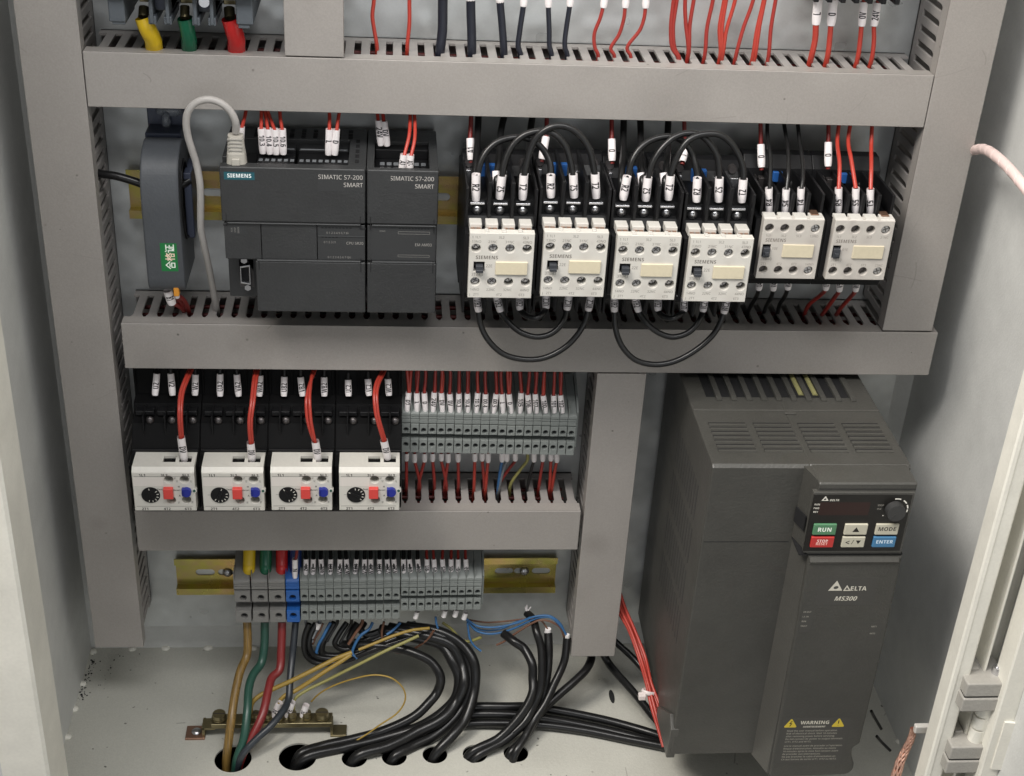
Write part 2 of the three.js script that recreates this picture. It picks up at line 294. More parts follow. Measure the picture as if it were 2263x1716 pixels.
// ================================================================ the cabinet
const FLOOR = -380.6, D = 56;
{
  const cab = thing('electrical_cabinet', 'open light grey painted steel cabinet holding all the wiring and devices', 'cabinet', [309.6, FLOOR, 0]);
  const fs = shape([[-18, 22], [637, 22], [637, -232], [-18, -232]]);
  [[111.6, 107.4, 14], [160.5, 106.2, 14.5], [203.8, 108.5, 9.8], [234.3, 107.7, 9.6], [265.7, 106, 9.6], [296.9, 106, 9.6], [328.7, 106, 9.6]].forEach(([x, z, r]) => circleHole(fs, x, -z, r));
  part(cab, 'floor_panel', plateXZ(fs, FLOOR - 1.6, FLOOR, 32), M.paint);
  part(cab, 'plinth', [bx(-19, 638, FLOOR - 160, FLOOR - 158, -24, 226), bx(-19, -17, FLOOR - 158, FLOOR - 1.7, -24, 226), bx(636, 638, FLOOR - 158, FLOOR - 1.7, -24, 226), bx(-17, 636, FLOOR - 158, FLOOR - 1.7, 224, 226), bx(-17, 636, FLOOR - 158, FLOOR - 1.7, -24, -22)], M.dark);
  part(cab, 'side_wall', bx(-20, -18, FLOOR, 720, -24, 226), M.wall);
  part(cab, 'side_wall', bx(637, 639, FLOOR, 720, -24, 226), M.wall);
  part(cab, 'back_wall', bx(-18, 637, FLOOR, 720, -24, -22), M.wall);
  part(cab, 'roof_panel', bx(-20, 639, 720, 722, -24, 226), M.wall);
  // folded front frame: face and return lip on each side
  part(cab, 'frame_upright', prof2([[-18, 224], [-18, 226], [9.4, 226], [11.4, 224.5], [11.4, 187], [9.4, 187], [9.4, 224]], FLOOR, 720), M.frame);
  part(cab, 'frame_upright', prof2([[597.5, 212.6], [597.5, 225.2], [598.4, 226.4], [600.6, 226.8], [602, 226.2], [608.4, 226.4], [609.6, 225.6], [609.6, 206], [620, 206], [620, 222.4], [621.6, 222.4], [621.6, 206], [637, 206], [637, 204], [607.8, 204], [607.8, 224.6], [599.3, 224.6], [599.3, 212.6]], FLOOR, 720), M.frame);
  // mounting plate with a folded lower edge
  const mp = part(cab, 'mounting_plate', [bx(5.6, 613.6, -337, 420, -2, 0), bx(5.6, 613.6, -339, -337, -12, 0), bx(611.6, 613.6, -337, 420, -14, -2)], M.zinc);
  // weld beads along the floor seams
  for (const [u, v] of [[292, 1435], [366, 1433], [460, 1433], [560, 1434], [206, 1442], [182, 1513], [163, 1568], [146, 1630], [1990, 1640]]) {
    const d = ray(u, v), p = EYE.clone().addScaledVector(d, (FLOOR - EYE.y) / d.y);
    part(cab, 'weld_bead', blob(p, 3 + 1.6 * rnd(), 2.2, 2.6 + rnd()), M.frame);
  }
  // the hinged door, swung open past the right edge: its returned edge and inner face
  const door = part(cab, 'door', prof2([[628, 223], [628, 239], [629, 240], [641.5, 240], [642.5, 239], [642.5, 236], [640.5, 238], [630, 238], [630, 223]], FLOOR + 6, 715), M.frame);
  part(door, 'door_skin', bx(640.5, 642.5, FLOOR + 6, 715, 240.4, 640), M.wall);
}
function prof2(pts, y0, y1) {                                            // a plan in (x, z), tall from y0 to y1
  const g = new THREE.ExtrudeGeometry(shape(pts.map(([x, z]) => [x, -z])), { depth: y1 - y0, bevelEnabled: false });
  return g.rotateX(-Math.PI / 2).translate(0, y0, 0);
}
{
  const f = part(scene, 'workshop_floor', bx(-6000, 6000, -1105, -1100, -3000, 6000), M.concrete, { base: [0, 0, 0] });
  f.userData = { kind: 'structure' };
}
// dirt along the floor seam, one loose scatter
{
  const g = [];
  for (let i = 0; i < 90; i++) {
    const t = rnd(), d = ray(204 - 34 * t + (rnd() < 0.25 ? 70 * rnd() : 14 * rnd()), 1440 + 100 * t + 8 * rnd()), p = EYE.clone().addScaledVector(d, (FLOOR + 0.4 - EYE.y) / d.y);
    g.push(new THREE.IcosahedronGeometry(0.3 + 0.8 * rnd() * rnd(), 0).scale(1, 0.6, 1).translate(Math.max(p.x, -17.4), p.y, p.z));
  }
  const dirt = part(scene, 'dirt', g, M.dark, { base: [0, FLOOR, 0] }); dirt.position.y = FLOOR * mm;
  dirt.userData = { kind: 'stuff', label: 'black grit scattered along the left seam of the cabinet floor', category: 'dirt' };
}

// ================================================================ slotted wiring ducts
const PITCH = 10, SLOT = 4.4;
// a finger of the side wall: in (a, z), a along the duct
function fingerShape(a) { const w = (PITCH - SLOT) / 2, t = PITCH / 2 - 0.9; return shape([[a - w, 8], [a - w, 37.5], [a - t, 40.5], [a - t, 53], [a + t, 53], [a + t, 40.5], [a + w, 37.5], [a + w, 8]]); }
const fingerH = new THREE.ExtrudeGeometry(fingerShape(0), { depth: 1.5, bevelEnabled: true, bevelSize: 0.25, bevelThickness: 0.2, bevelOffset: -0.25, bevelSegments: 1 });
function duct(label, x0, x1, y0, y1, vertical, side, phase = 0, ends = []) {
  const o = thing('wiring_duct', label, 'wiring duct', [(x0 + x1) / 2, (y0 + y1) / 2, 0]), a0 = vertical ? y0 : x0, a1 = vertical ? y1 : x1;
  const t = 1.8;
  // cover: face and two lips
  const cov = vertical ? [bx(x0, x1, y0, y1, D - 1.8, D, 0.5), bx(x0, x0 + t, y0 + 0.3, y1 - 0.3, D - 10.5, D - 1), bx(x1 - t, x1, y0 + 0.3, y1 - 0.3, D - 10.5, D - 1)]
    : [bx(x0, x1, y0, y1, D - 1.8, D, 0.5), bx(x0 + 0.3, x1 - 0.3, y0, y0 + t, D - 10.5, D - 1), bx(x0 + 0.3, x1 - 0.3, y1 - t, y1, D - 10.5, D - 1)];
  part(o, 'duct_cover', cov, M.duct);
  const i = 2.2, far = [];                                               // trough with the solid foot of both walls
  if (vertical) far.push(bx(x0 + i, x1 - i, y0 + 1, y1 - 1, 0, 1.8), bx(x0 + i, x0 + i + 1.5, y0 + 1, y1 - 1, 0, 9), bx(x1 - i - 1.5, x1 - i, y0 + 1, y1 - 1, 0, 9));
  else far.push(bx(x0 + 1, x1 - 1, y0 + i, y1 - i, 0, 1.8), bx(x0 + 1, x1 - 1, y0 + i, y0 + i + 1.5, 0, 9), bx(x0 + 1, x1 - 1, y1 - i - 1.5, y1 - i, 0, 9));
  part(o, 'duct_trough', far, M.ductCh);
  const hidden = [];
  const n = Math.floor((a1 - a0 - 2) / PITCH);
  for (let k = 0; k < n; k++) {
    const a = a0 + 1 + PITCH / 2 + phase + k * PITCH; if (a + 4.5 > a1) break;
    for (const s of [-1, 1]) {
      let g = fingerH.clone();                                           // lies in x,y(=z) with thickness along z
      // (a, z, thick) -> horizontal duct: x = a, z = z, y = thick
      if (!vertical) g.applyMatrix4(new THREE.Matrix4().set(1, 0, 0, a, 0, 0, -1, s > 0 ? y1 - i : y0 + i + 1.5, 0, 1, 0, 0, 0, 0, 0, 1));
      else g.applyMatrix4(new THREE.Matrix4().set(0, 0, 1, s > 0 ? x1 - i - 1.5 : x0 + i, 1, 0, 0, a, 0, 1, 0, 0, 0, 0, 0, 1));
      if (s === side) part(o, 'duct_finger', g, M.ductCh); else hidden.push(g);
    }
  }
  if (hidden.length) part(o, 'far_side_fingers', hidden, M.ductCh, { kind: 'stuff' });
  return o;
}
duct('tall left vertical grey wiring duct beside the left cabinet wall', 5.7, 42.0, -313.5, 300, true, 1, 3);
duct('short grey vertical wiring duct between breaker and upper wires', 163.2, 198.8, 151, 300, true, 1);
duct('right vertical grey wiring duct with rounded lower end', 572, 607.9, -32.6, 300, true, -1);
duct('uppermost horizontal grey wiring duct above the programmable controller', 42.6, 571.4, 115.7, 150.2, false, 1, 3);
duct('long middle horizontal grey wiring duct under the row of contactors', 49.2, 612.6, -68.2, -33.8, false, 1, 2);
duct('lowest horizontal grey wiring duct below the white overload relays', 45.6, 370.8, -222, -186.5, false, 1, 4);
duct('central vertical grey wiring duct between terminals and inverter drive', 373.4, 408.4, -327, -69.3, true, -1);
// bundle of red wires lying inside the ducts, seen through the slots
{
  const g = [];
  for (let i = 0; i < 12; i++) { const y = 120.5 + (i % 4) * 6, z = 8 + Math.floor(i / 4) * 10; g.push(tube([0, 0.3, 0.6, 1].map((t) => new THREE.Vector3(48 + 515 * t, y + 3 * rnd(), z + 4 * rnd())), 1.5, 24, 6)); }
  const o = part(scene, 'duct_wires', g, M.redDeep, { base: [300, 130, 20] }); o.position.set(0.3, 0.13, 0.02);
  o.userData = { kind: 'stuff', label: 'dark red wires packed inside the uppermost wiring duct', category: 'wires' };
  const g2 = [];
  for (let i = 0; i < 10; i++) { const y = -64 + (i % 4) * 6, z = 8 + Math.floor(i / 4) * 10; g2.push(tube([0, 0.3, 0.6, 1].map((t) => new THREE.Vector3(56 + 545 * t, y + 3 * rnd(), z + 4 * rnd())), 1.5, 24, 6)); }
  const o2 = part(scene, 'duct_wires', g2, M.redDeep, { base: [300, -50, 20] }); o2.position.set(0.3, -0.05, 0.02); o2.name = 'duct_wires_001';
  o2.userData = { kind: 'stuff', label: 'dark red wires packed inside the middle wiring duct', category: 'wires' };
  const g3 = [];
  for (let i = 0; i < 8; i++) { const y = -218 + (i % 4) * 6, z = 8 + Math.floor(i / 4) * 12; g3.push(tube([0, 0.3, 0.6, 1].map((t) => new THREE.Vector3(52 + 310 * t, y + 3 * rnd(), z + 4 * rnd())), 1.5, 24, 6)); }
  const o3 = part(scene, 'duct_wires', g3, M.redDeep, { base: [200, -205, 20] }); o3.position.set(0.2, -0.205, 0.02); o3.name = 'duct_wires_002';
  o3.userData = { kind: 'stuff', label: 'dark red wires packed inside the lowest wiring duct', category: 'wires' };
}

// ================================================================ yellow passivated mounting rails
function rail(label, x0, x1, yc, slots, screws) {
  const o = thing('din_rail', label, 'mounting rail', [(x0 + x1) / 2, yc, 0]);
  const edge = (s) => prof([[0.2, yc + s * 12.4], [1.2, yc + s * 12.4], [1.2, yc + s * 12.6], [6.6, yc + s * 12.6], [6.6, yc + s * 17.5], [7.6, yc + s * 17.5], [7.6, yc + s * 11.6], [1.2, yc + s * 11.6], [0.2, yc + s * 11.6]].map((p) => p), x0, x1);
  const web = shape([[x0, yc - 11.6], [x1, yc - 11.6], [x1, yc + 11.6], [x0, yc + 11.6]]);
  for (const [sx, w] of slots) { const p = new THREE.Path(); p.absarc(sx + w / 2 - 3, yc, 3, -Math.PI / 2, Math.PI / 2, false); p.absarc(sx - w / 2 + 3, yc, 3, Math.PI / 2, Math.PI * 1.5, false); p.closePath(); web.holes.push(p); }
  part(o, 'rail_profile', [edge(1), edge(-1), plateXY(web, 0.2, 1.2)], M.rail);
  for (const sx of screws) { const s = part(o, 'screw', new THREE.SphereGeometry(4, 18, 10, 0, 6.3, 0, 1.35).rotateX(Math.PI / 2).scale(1, 1, 0.75).translate(sx, yc, 1), M.screw); part(s, 'screw_slot', [bx(sx - 2.6, sx + 2.6, yc - 0.35, yc + 0.35, 3.4, 3.95), bx(sx - 0.35, sx + 0.35, yc - 2.6, yc + 2.6, 3.4, 3.96)], M.screwDark); }
  return o;
}
rail('yellow passivated rail behind the programmable controller and contactors', 52, 560, 38.6, [[70, 14], [262, 14], [108, 14]], []);
rail('yellow passivated rail carrying the upper grey terminal row', 238, 368, -131, [], []);
rail('bare ended yellow passivated rail carrying the lower terminal row', 61.5, 364, -284, [[84, 15], [100, 12], [322, 15], [336, 12], [352, 15]], [101.5, 338.5]);

// ================================================================ print helpers
function text(x, s, px, py, size, color, align = 'center', weight = '') { x.fillStyle = color; x.font = `${weight} ${size}px sans-serif`; x.textAlign = align; x.textBaseline = 'middle'; x.fillText(s, px, py); }
function vtext(x, s, px, py, size, color) { x.save(); x.translate(px, py); x.rotate(-Math.PI / 2); text(x, s, 0, 0, size, color); x.restore(); }
const css = (r, g, b) => { const c = new THREE.Color().setRGB(r, g, b); return '#' + c.getHexString(); };
// a thin printed panel standing 0.15 mm proud of a face, with the face's own colour as ground
function printed(parent, name, x0, x1, y0, y1, z, ground, pxmm, draw, rough = 0.5, bump) {
  const t = canvasTex(Math.round((x1 - x0) * pxmm), Math.round((y1 - y0) * pxmm), (x, w, h) => { x.fillStyle = ground; x.fillRect(0, 0, w, h); x.scale(pxmm, pxmm); draw(x, x1 - x0, y1 - y0); });
  return part(parent, name, mapXY(bx(x0, x1, y0, y1, z, z + 0.15), x0, x1, y0, y1), std(1, 1, 1, { roughness: rough, map: t, bumpMap: null }));
}
function screwHead(x, y, z, r, h, turn = 0.5) {                            // pan head with a cross recess, axis z
  const g = [cyl(x, y, z, r, h, 'z', r * 0.86, 16)];
  return g;
}
function crossSlot(x, y, z, r, turn) { return [bx(-r, r, -0.3, 0.3, -0.25, 0.08).rotateZ(turn).translate(x, y, z), bx(-0.3, 0.3, -r, r, -0.25, 0.1).rotateZ(turn).translate(x, y, z)]; }

// ================================================================ large contactors (four) and small contactors (two)
const creamCss = '#c9c6bf', inkCss = '#6f6b66';
function contactorLarge() {
  const X = 276.5, Y0 = 18, Y1 = 62, Z = 115, o = thing('contactor', '', 'contactor', [296.5, 40, 8], 'large white fronted contactors in the middle row');
  part(o, 'body', prof([[8, -6], [44, -6], [46, 3], [86, 3], [88, 5], [88, 16], [108, 18], [108, 58], [95, 58.2], [90, 63], [88, 64], [88, 73], [80, 75], [64, 76], [56, 76.5], [52, 82], [45, 87], [37, 87.5], [35, 74], [8, 72]], 274, 319.2, 0.6), M.black);
  const parts = [bx(274.2, 275.8, -2, 84, 40, 97, 0.5), bx(317.4, 319, -2, 84, 40, 97, 0.5), bx(288, 290, 56, 88, 40, 97, 0.5), bx(302.4, 304.4, 56, 88, 40, 97, 0.5), bx(288, 290, -3, 17, 44, 95, 0.5), bx(302.4, 304.4, -3, 17, 44, 95, 0.5)];
  each(o, 'barrier', parts, M.black);
  const s = shape([[X, Y0], [X + 40, Y0], [X + 40, Y1], [X, Y1]]), hx = [4.1, 14.6, 25.1, 35.7];
  for (const h of hx) { circleHole(s, X + h, Y1 - 10.2, 2.9); circleHole(s, X + h + 0.2, Y1 - 33, 2.9); }
  rectHole(s, X + 3, X + 9.8, Y1 - 25.8, Y1 - 19.4);
  const tex = canvasTex(800, 880, (x, w, h) => {
    x.fillStyle = creamCss; x.fillRect(0, 0, w, h);
    for (let i = 0; i < 2600; i++) { x.fillStyle = `rgba(90,84,76,${0.05 * rnd()})`; x.fillRect(rnd() * w, rnd() * h, 3, 3); }
    for (let i = 0; i < 14; i++) { const a = rnd() * w, b = rnd() * h, r = 40 + 80 * rnd(), g = x.createRadialGradient(a, b, 0, a, b, r); g.addColorStop(0, 'rgba(120,108,98,0.10)'); g.addColorStop(1, 'rgba(120,108,98,0)'); x.fillStyle = g; x.fillRect(a - r, b - r, 2 * r, 2 * r); }
    x.scale(20, 20); const T = (s, a, b, z = 2.3) => text(x, s, a, b, z, inkCss);
    T('1 1L1', 4, 3); T('3L2', 19.5, 3); T('5L3', 34.5, 3);
    T('13NO', 4.2, 6); T('21NC', 14.2, 6); T('31NC', 24.7, 6); T('43NO', 35.6, 6);
    text(x, 'SIEMENS', 11, 16.4, 3.3, '#66615c', 'center', 'bold'); T('22E', 12.6, 22.4, 2.6); T('3TB43', 5.4, 28.4, 2.6);
    T('14NO', 4.2, 38.6); T('22NC', 14.3, 38.6); T('32NC', 24.8, 38.6); T('44NO', 35.6, 38.6); T('2T1', 5.2, 42); T('4T2', 19.6, 42); T('6T3', 33.8, 42);
    x.fillStyle = inkCss; x.fillRect(1.2, 41, 0.2, 2);
  });
  part(o, 'front_cover', mapXY(plateXY(s, Z - 6.5, Z, 0.35), X, X + 40, Y0, Y1), std(1, 1, 1, { roughness: 0.42, map: tex }));
  const sh = [], ss = [];
  hx.forEach((h, i) => { for (const [dx, dy] of [[0, 10.2], [0.2, 33]]) { const dz = [109.2, 111.6, 111.9, 108.6][(i + (dy > 20 ? 1 : 0)) % 4]; const g = part(o, 'screw', screwHead(X + h + dx, Y1 - dy, 108, 2.6, dz - 107.4), M.screw); part(g, 'screw_slot', crossSlot(X + h + dx, Y1 - dy, dz + 0.62, 1.9, 0.4 + i * 0.9), M.screwDark); } });
  part(o, 'indicator_window', bx(X + 3.1, X + 9.7, Y1 - 25.7, Y1 - 19.5, 107.8, 108.4), M.pit);
  part(o, 'slider', [bx(X + 4.3, X + 8.9, Y1 - 25.4, Y1 - 21, 108, 117.5, 0.4), bx(X + 4.3, X + 8.9, Y1 - 25.4, Y1 - 23.4, 108, 118.6, 0.4)], M.slider);
  part(o, 'label_plate', bx(X + 16.6, X + 36.4, Y1 - 27.4, Y1 - 18.9, Z - 0.5, Z + 1.2, 0.3), M.plate);
  for (const t of [0.1, 10.2, 20.6, 31.2]) part(o, 'terminal_tab', [bx(X + t, X + t + 7.7, 58.8, 64.2, 96.5, 106, 0.5), bx(X + t + 3, X + t + 4.4, 60.5, 61.9, 105, 109.5, 0.2)], M.tab);
  for (const t of [9.2, 19.8, 30]) part(o, 'cover_lug', bx(X + t, X + t + 2.4, 61.6, 62.8, 109, 113.8, 0.3), M.tab);
  each(o, 'copper_contact', [0.8, 10.9, 21.3, 31.8].map((t) => bx(X + t, X + t + 6.2, 60, 61.9, 105, 110)), M.copper);
  for (const [sx, t] of [[281.9, 0.3], [296.3, 1.1], [310.6, 0.7]]) {
    const g = part(o, 'terminal_screw', [new THREE.SphereGeometry(3.2, 18, 10, 0, 6.3, 0, 1.4).rotateX(Math.PI / 2).scale(1, 1, 0.75).translate(sx, 66.4, 88.2)], M.screw); part(g, 'screw_slot', crossSlot(sx, 66.4, 90.4, 1.9, t), M.screwDark);
    part(o, 'terminal_clamp', [bx(sx - 4.6, sx + 4.6, 70.6, 72, 78, 91, 0.3)], M.steel);
    part(o, 'terminal_clamp', bx(sx - 4.4, sx + 4.4, 9, 10.6, 78, 90, 0.3), M.steel);
  }
  part(o, 'blue_marking', bx(285.6, 295.4, 75.5, 84, 53, 57.6, 0.4), M.blueTag);
  each(o, 'coil_terminal', [bx(275.8, 279, 66, 81, 54, 59, 0.4), bx(311, 316.4, 70, 80, 54, 59.5, 0.4), bx(300, 303.4, 72, 80, 54, 58, 0.4)], M.steel);
  each(o, 'coil_screw', [cyl(277.8, 84, 50, 2.6, 4.4), cyl(313, 84, 50, 2.6, 4.4)], M.screwDark);
  return o;
}
const C0 = contactorLarge();
C0.userData.label = 'large white fronted contactor, first from the left beside the controller';
copyOf(C0, 'large white fronted contactor, second from the left in its row', 45.8, 1.6, 0);
copyOf(C0, 'large white fronted contactor, third from the left in its row', 91.4, 0.2, 0);
copyOf(C0, 'large white fronted contactor, fourth from the left beside the smaller contactors', 137.3, -0.6, 0);

for (const c of scene.children.filter((q) => q.name.startsWith('contactor'))) for (const q of c.children) if (q.name === 'screw' || q.name === 'terminal_screw') spin(q, rnd() * 3);   // no two screws stopped at the same angle

function contactorSmall(label, dx, code, aux) {
  const X = 462.8 + dx, Y0 = 27.2, Y1 = 68.6, Z = 100, o = thing('small_contactor', label, 'contactor', [X + 19.5, 45, 8], 'small grey fronted contactors in the middle row');
  part(o, 'body', prof([[8, 4], [42, 4], [44, 14], [84, 16], [86, 20], [94, 26], [94, 66], [82, 67.5], [70, 68], [58, 70], [50, 72], [49, 83], [42, 90], [34, 90.5], [32, 76], [8, 74]], X - 3.6, X + 42.4, 0.6), M.black);
  each(o, 'barrier', [0, 9.9, 20, 30, 39].map((t) => bx(X + t - 0.9, X + t + 0.9, 62, 82, 46, 90, 0.4)), M.black);
  const s = shape([[X, Y0], [X + 39, Y0], [X + 39, Y1], [X, Y1]]), hx = [4.2, 14.1, 24, 33.9];
  for (const h of hx) { circleHole(s, X + h, Y1 - 6.3, 2.85); circleHole(s, X + h, Y1 - 35.4, 2.85); }
  rectHole(s, X + 1.6, X + 6.8, Y1 - 26.4, Y1 - 17.6);
  const tex = canvasTex(780, 828, (x, w, h) => {
    x.fillStyle = '#bcb7b0'; x.fillRect(0, 0, w, h);
    for (let i = 0; i < 2600; i++) { x.fillStyle = `rgba(70,64,58,${0.06 * rnd()})`; x.fillRect(rnd() * w, rnd() * h, 3, 3); }
    for (let i = 0; i < 14; i++) { const a = rnd() * w, b = rnd() * h, r = 40 + 80 * rnd(), g = x.createRadialGradient(a, b, 0, a, b, r); g.addColorStop(0, 'rgba(100,88,88,0.12)'); g.addColorStop(1, 'rgba(100,88,88,0)'); x.fillStyle = g; x.fillRect(a - r, b - r, 2 * r, 2 * r); }
    x.scale(20, 20); const T = (q, a, b, z = 2.2) => text(x, q, a, b, z, '#7b746d');
    T('1L1', 4, 11.6); T('3L2', 14, 11.6); T('5L3', 23.8, 11.6); T(aux[0], 33.8, 11.6);
    text(x, 'SIEMENS', 9.4, 14.6, 3.2, '#77706a', 'center', 'bold'); T(code[0], 9.6, 20.6, 2.4); T(code[1], 4.9, 28, 2.6);
    T('2T1', 3.8, 31.2); T('4T2', 13.9, 31.2); T('6T3', 23.7, 31.2); T(aux[1], 33.8, 31.2);
  });
  part(o, 'front_cover', mapXY(plateXY(s, Z - 6.5, Z, 0.35), X, X + 39, Y0, Y1), std(1, 1, 1, { roughness: 0.42, map: tex }));
  for (const [a, b] of [[0.2, 8.2], [10, 18], [20, 28], [30, 39]]) part(o, 'cover_tab', prof([[91, Y1 - 1.2], [Z - 0.6, Y1 - 0.4], [Z - 1.4, Y1 + 0.6], [91, Y1 + 1.0]], X + a, X + b, 0.2), M.tab);
  hx.forEach((h, i) => { for (const dy of [6.3, 35.6]) { const bright = i === 3, dz = bright ? 98 : 95; const g = part(o, 'screw', screwHead(X + h, Y1 - dy + (dy > 20 ? 0.2 : 0), 93.4, 2.6, dz - 93), bright ? M.screw : M.screwDark); part(g, 'screw_slot', crossSlot(X + h, Y1 - dy, dz + 0.42, 1.9, 0.5 + i), M.screwDark); } });
  part(o, 'indicator_window', bx(X + 1.7, X + 6.7, Y1 - 26.3, Y1 - 17.7, 93.2, 93.8), M.pit);
  part(o, 'slider', [bx(X + 2, X + 6.4, Y1 - 26, Y1 - 19.4, 93.6, 101.6, 0.5), bx(X + 2.8, X + 5.6, Y1 - 24.4, Y1 - 22, 100, 103, 0.4)], M.slider);
  part(o, 'label_plate', bx(X + 14.7, X + 34.8, Y1 - 26, Y1 - 17.2, Z - 0.5, Z + 1, 0.3), M.plate);
  each(o, 'copper_contact', [31.2].map((t) => bx(X + t, X + t + 5, Y1 + 1, Y1 + 1.8, 88, 95)), M.copper);
  part(o, 'blue_marking', bx(X + 19 - 3.6, X + 19 + 2.8, 74.6, 81.5, 49.4, 52.4, 0.5), M.blueTag);
  const cs = part(o, 'coil_screw', cyl(X + 31, 72.6, 49, 2.9, 2.6, 'z', 2.6), M.screw); part(cs, 'screw_slot', bx(X + 28.6, X + 33.4, 72.2, 73, 51.4, 51.75), M.screwDark);
  each(o, 'coil_terminal', [bx(X + 6, X + 12, 68, 78, 48, 54, 0.5), bx(X + 3.6, X + 4.1, 66, 79, 49, 54)], M.screwDark);
  return o;
}
contactorSmall('smaller grey fronted contactor with black wires R4 S4 T4 on top', 0, ['10E', '3TB40'], ['13NO', '14NO']);
contactorSmall('smaller grey fronted contactor with red wires R5 S5 T5 on top', 46, ['01E', '3TB40'], ['21NC', '22NC']);

// ================================================================ overload relays (four)
function relay() {
  const X = 54.6, o = thing('overload_relay', '', 'overload relay', [75.6, -140, 8], 'white overload relays in the lower row');
  part(o, 'body', prof([[8, -164], [84, -164], [86, -160], [86, -128], [75, -125.5], [72, -124], [62, -108], [52, -104], [50, -99], [40, -97], [38, -72], [10, -72], [8, -74]], X - 3.4, X + 43, 0.7), M.matt);
  each(o, 'barrier', [[-2.8, 0], [12.5, 1], [27, 2], [41, 3]].map(([t]) => bx(X + t - 0.8, X + t + 0.8, -102, -74, 14, 41, 0.5)), M.matt);
  each(o, 'barrier', [5.2, 19.8, 34.6].map((t) => bx(X + t - 0.5, X + t + 0.5, -120, -100, 50, 66.5, 0.3)), M.black);
  each(o, 'terminal_hood', [0, 14.6, 29.2].map((t) => bx(X + t - 1, X + t + 11.6, -104.6, -101, 46, 58, 0.6)), M.black);
  part(o, 'body_step', bx(X - 2.6, X + 42.4, -125.2, -122.6, 70, 73.4, 0.5), M.black);
  const front = [[78, -158.6], [94, -158.6], [95, -158], [95, -128], [92.5, -124.6], [74, -124.4], [74, -130]];
  const s = shape([[X, -158.6], [X + 41.6, -158.6], [X + 41.6, -127.4], [X, -127.4]]);
  for (const [a, b] of [[24.4, 8.2], [34.8, 8.2], [25, 25], [35.4, 24.8]]) circleHole(s, X + a, -124.2 - b - 0.6, 3.1);
  const tex = canvasTex(832, 624, (x, w, h) => {
    x.fillStyle = '#cbc8c0'; x.fillRect(0, 0, w, h);
    for (let i = 0; i < 2000; i++) { x.fillStyle = `rgba(80,76,66,${0.05 * rnd()})`; x.fillRect(rnd() * w, rnd() * h, 3, 3); }
    x.scale(20, 20); x.translate(0, -3.2); const T = (q, a, b, z = 2.9, c = '#1c1b19') => text(x, q, a, b, z, c, 'center', 'bold');
    x.fillStyle = '#2a2926'; x.fillRect(1.2, 6.1, 38, 0.24); x.fillRect(1.2, 30.6, 38, 0.24);
    T('1L1', 7, 4.7); T('3L2', 21.6, 4.7); T('5L3', 36, 4.7); T('2T1', 7, 32.4); T('4T2', 21.8, 32.4); T('6T3', 36, 32.4);
    x.fillStyle = '#d8d2cb'; x.fillRect(0.6, 6.9, 20, 7.4); x.fillStyle = '#b4afa2'; x.fillRect(0.6, 14.2, 20, 0.15);
    vtext(x, '95', 28.2, 7.6, 1.7, '#3a3834'); vtext(x, 'A2', 29.4, 10, 1.7, '#3a3834'); vtext(x, '97', 37.6, 7.2, 1.7, '#3a3834'); vtext(x, 'A1', 38.8, 10, 1.7, '#3a3834');
    vtext(x, '96', 29.6, 27.6, 1.7, '#3a3834'); vtext(x, '98', 38.8, 27.4, 1.7, '#3a3834');
    T('Test', 18, 16.4, 1.8); T('Reset', 29.4, 17, 1.8); T('H', 30.8, 14.2, 2); T('A', 31, 21.6, 2); x.fillStyle = '#35332f'; x.fillRect(3.2, 21.2, 2.4, 0.18);
  });
  part(o, 'front_cover', mapXY(plateXY(s, 86.2, 95, 0.4), X, X + 41.6, -158.6, -127.4), std(1, 1, 1, { roughness: 0.42, map: tex }));
  const top = shape([[X, -91.6], [X + 41.6, -91.6], [X + 41.6, -73.6], [X, -73.6]]);
  for (const [a, b] of [[19.8, 28.2], [30.6, 39]]) rectHole(top, X + a, X + b, -86, -78.5);
  part(o, 'top_cover', [plateXZ(top, -126.4, -124.4), prof([[91.4, -126.4], [91.4, -124.5], [94.6, -127.2], [94.6, -127.6]], X, X + 41.6), bx(X, X + 0.8, -158, -126, 74, 90), bx(X + 40.8, X + 41.6, -158, -126, 74, 90), bx(X, X + 41.6, -127, -125.6, 72.6, 74.2)], M.cream);
  for (const [a, b] of [[19.8, 28.2], [30.6, 39]]) { part(o, 'terminal_pocket', [bx(X + a, X + b, -134, -126.4, 77, 79), bx(X + a - 0.6, X + a, -134, -126.4, 78, 86), bx(X + b, X + b + 0.6, -134, -126.4, 78, 86)], M.cream); part(o, 'wire_slot', bx(X + a + 0.6, X + b - 0.4, -131, -128, 79, 86), M.pit); }
  each(o, 'screw_pit', [[24.4, 8.2], [34.8, 8.2], [25, 25], [35.4, 24.8]].map(([a, b]) => cyl(X + a, -124.8 - b, 86, 3.2, 1.2)), M.hinge);
  const d = part(o, 'current_dial', [cyl(X + 11.6, -145.4, 90, 6.4, 5.6, 'z', 6.3, 32), bx(X + 10.6, X + 12.4, -149.6, -141.2, 95, 96.2, 0.3)], M.black);
  part(d, 'dial_marks', [0.4, 0.9, 1.4, 1.9, 2.4, 2.9, 5.6].map((t) => bx(-0.25, 0.25, -0.7, 0.7, 0, 0.2).translate(0, 4.8, 0).rotateZ(-t - 0.6).translate(X + 11.6, -145.4, 95.6)), M.cream);
  part(o, 'test_button', bx(X + 20.4, X + 27, -147.2, -138.8, 90, 98.2, 0.6), M.btnRed);
  part(o, 'reset_knob', [cyl(X + 36, -142.2, 90, 3.3, 8, 'z', 3.2), bx(X + 32.9, X + 34.6, -145, -139, 95, 98, 0.4)], M.btnBlue);
  part(o, 'seal_eye', [cyl(X + 41, -142, 92, 1.7, 3.2)], M.cream); part(o, 'seal_dot', cyl(X + 41, -142, 95, 1, 0.4), M.greenCable);
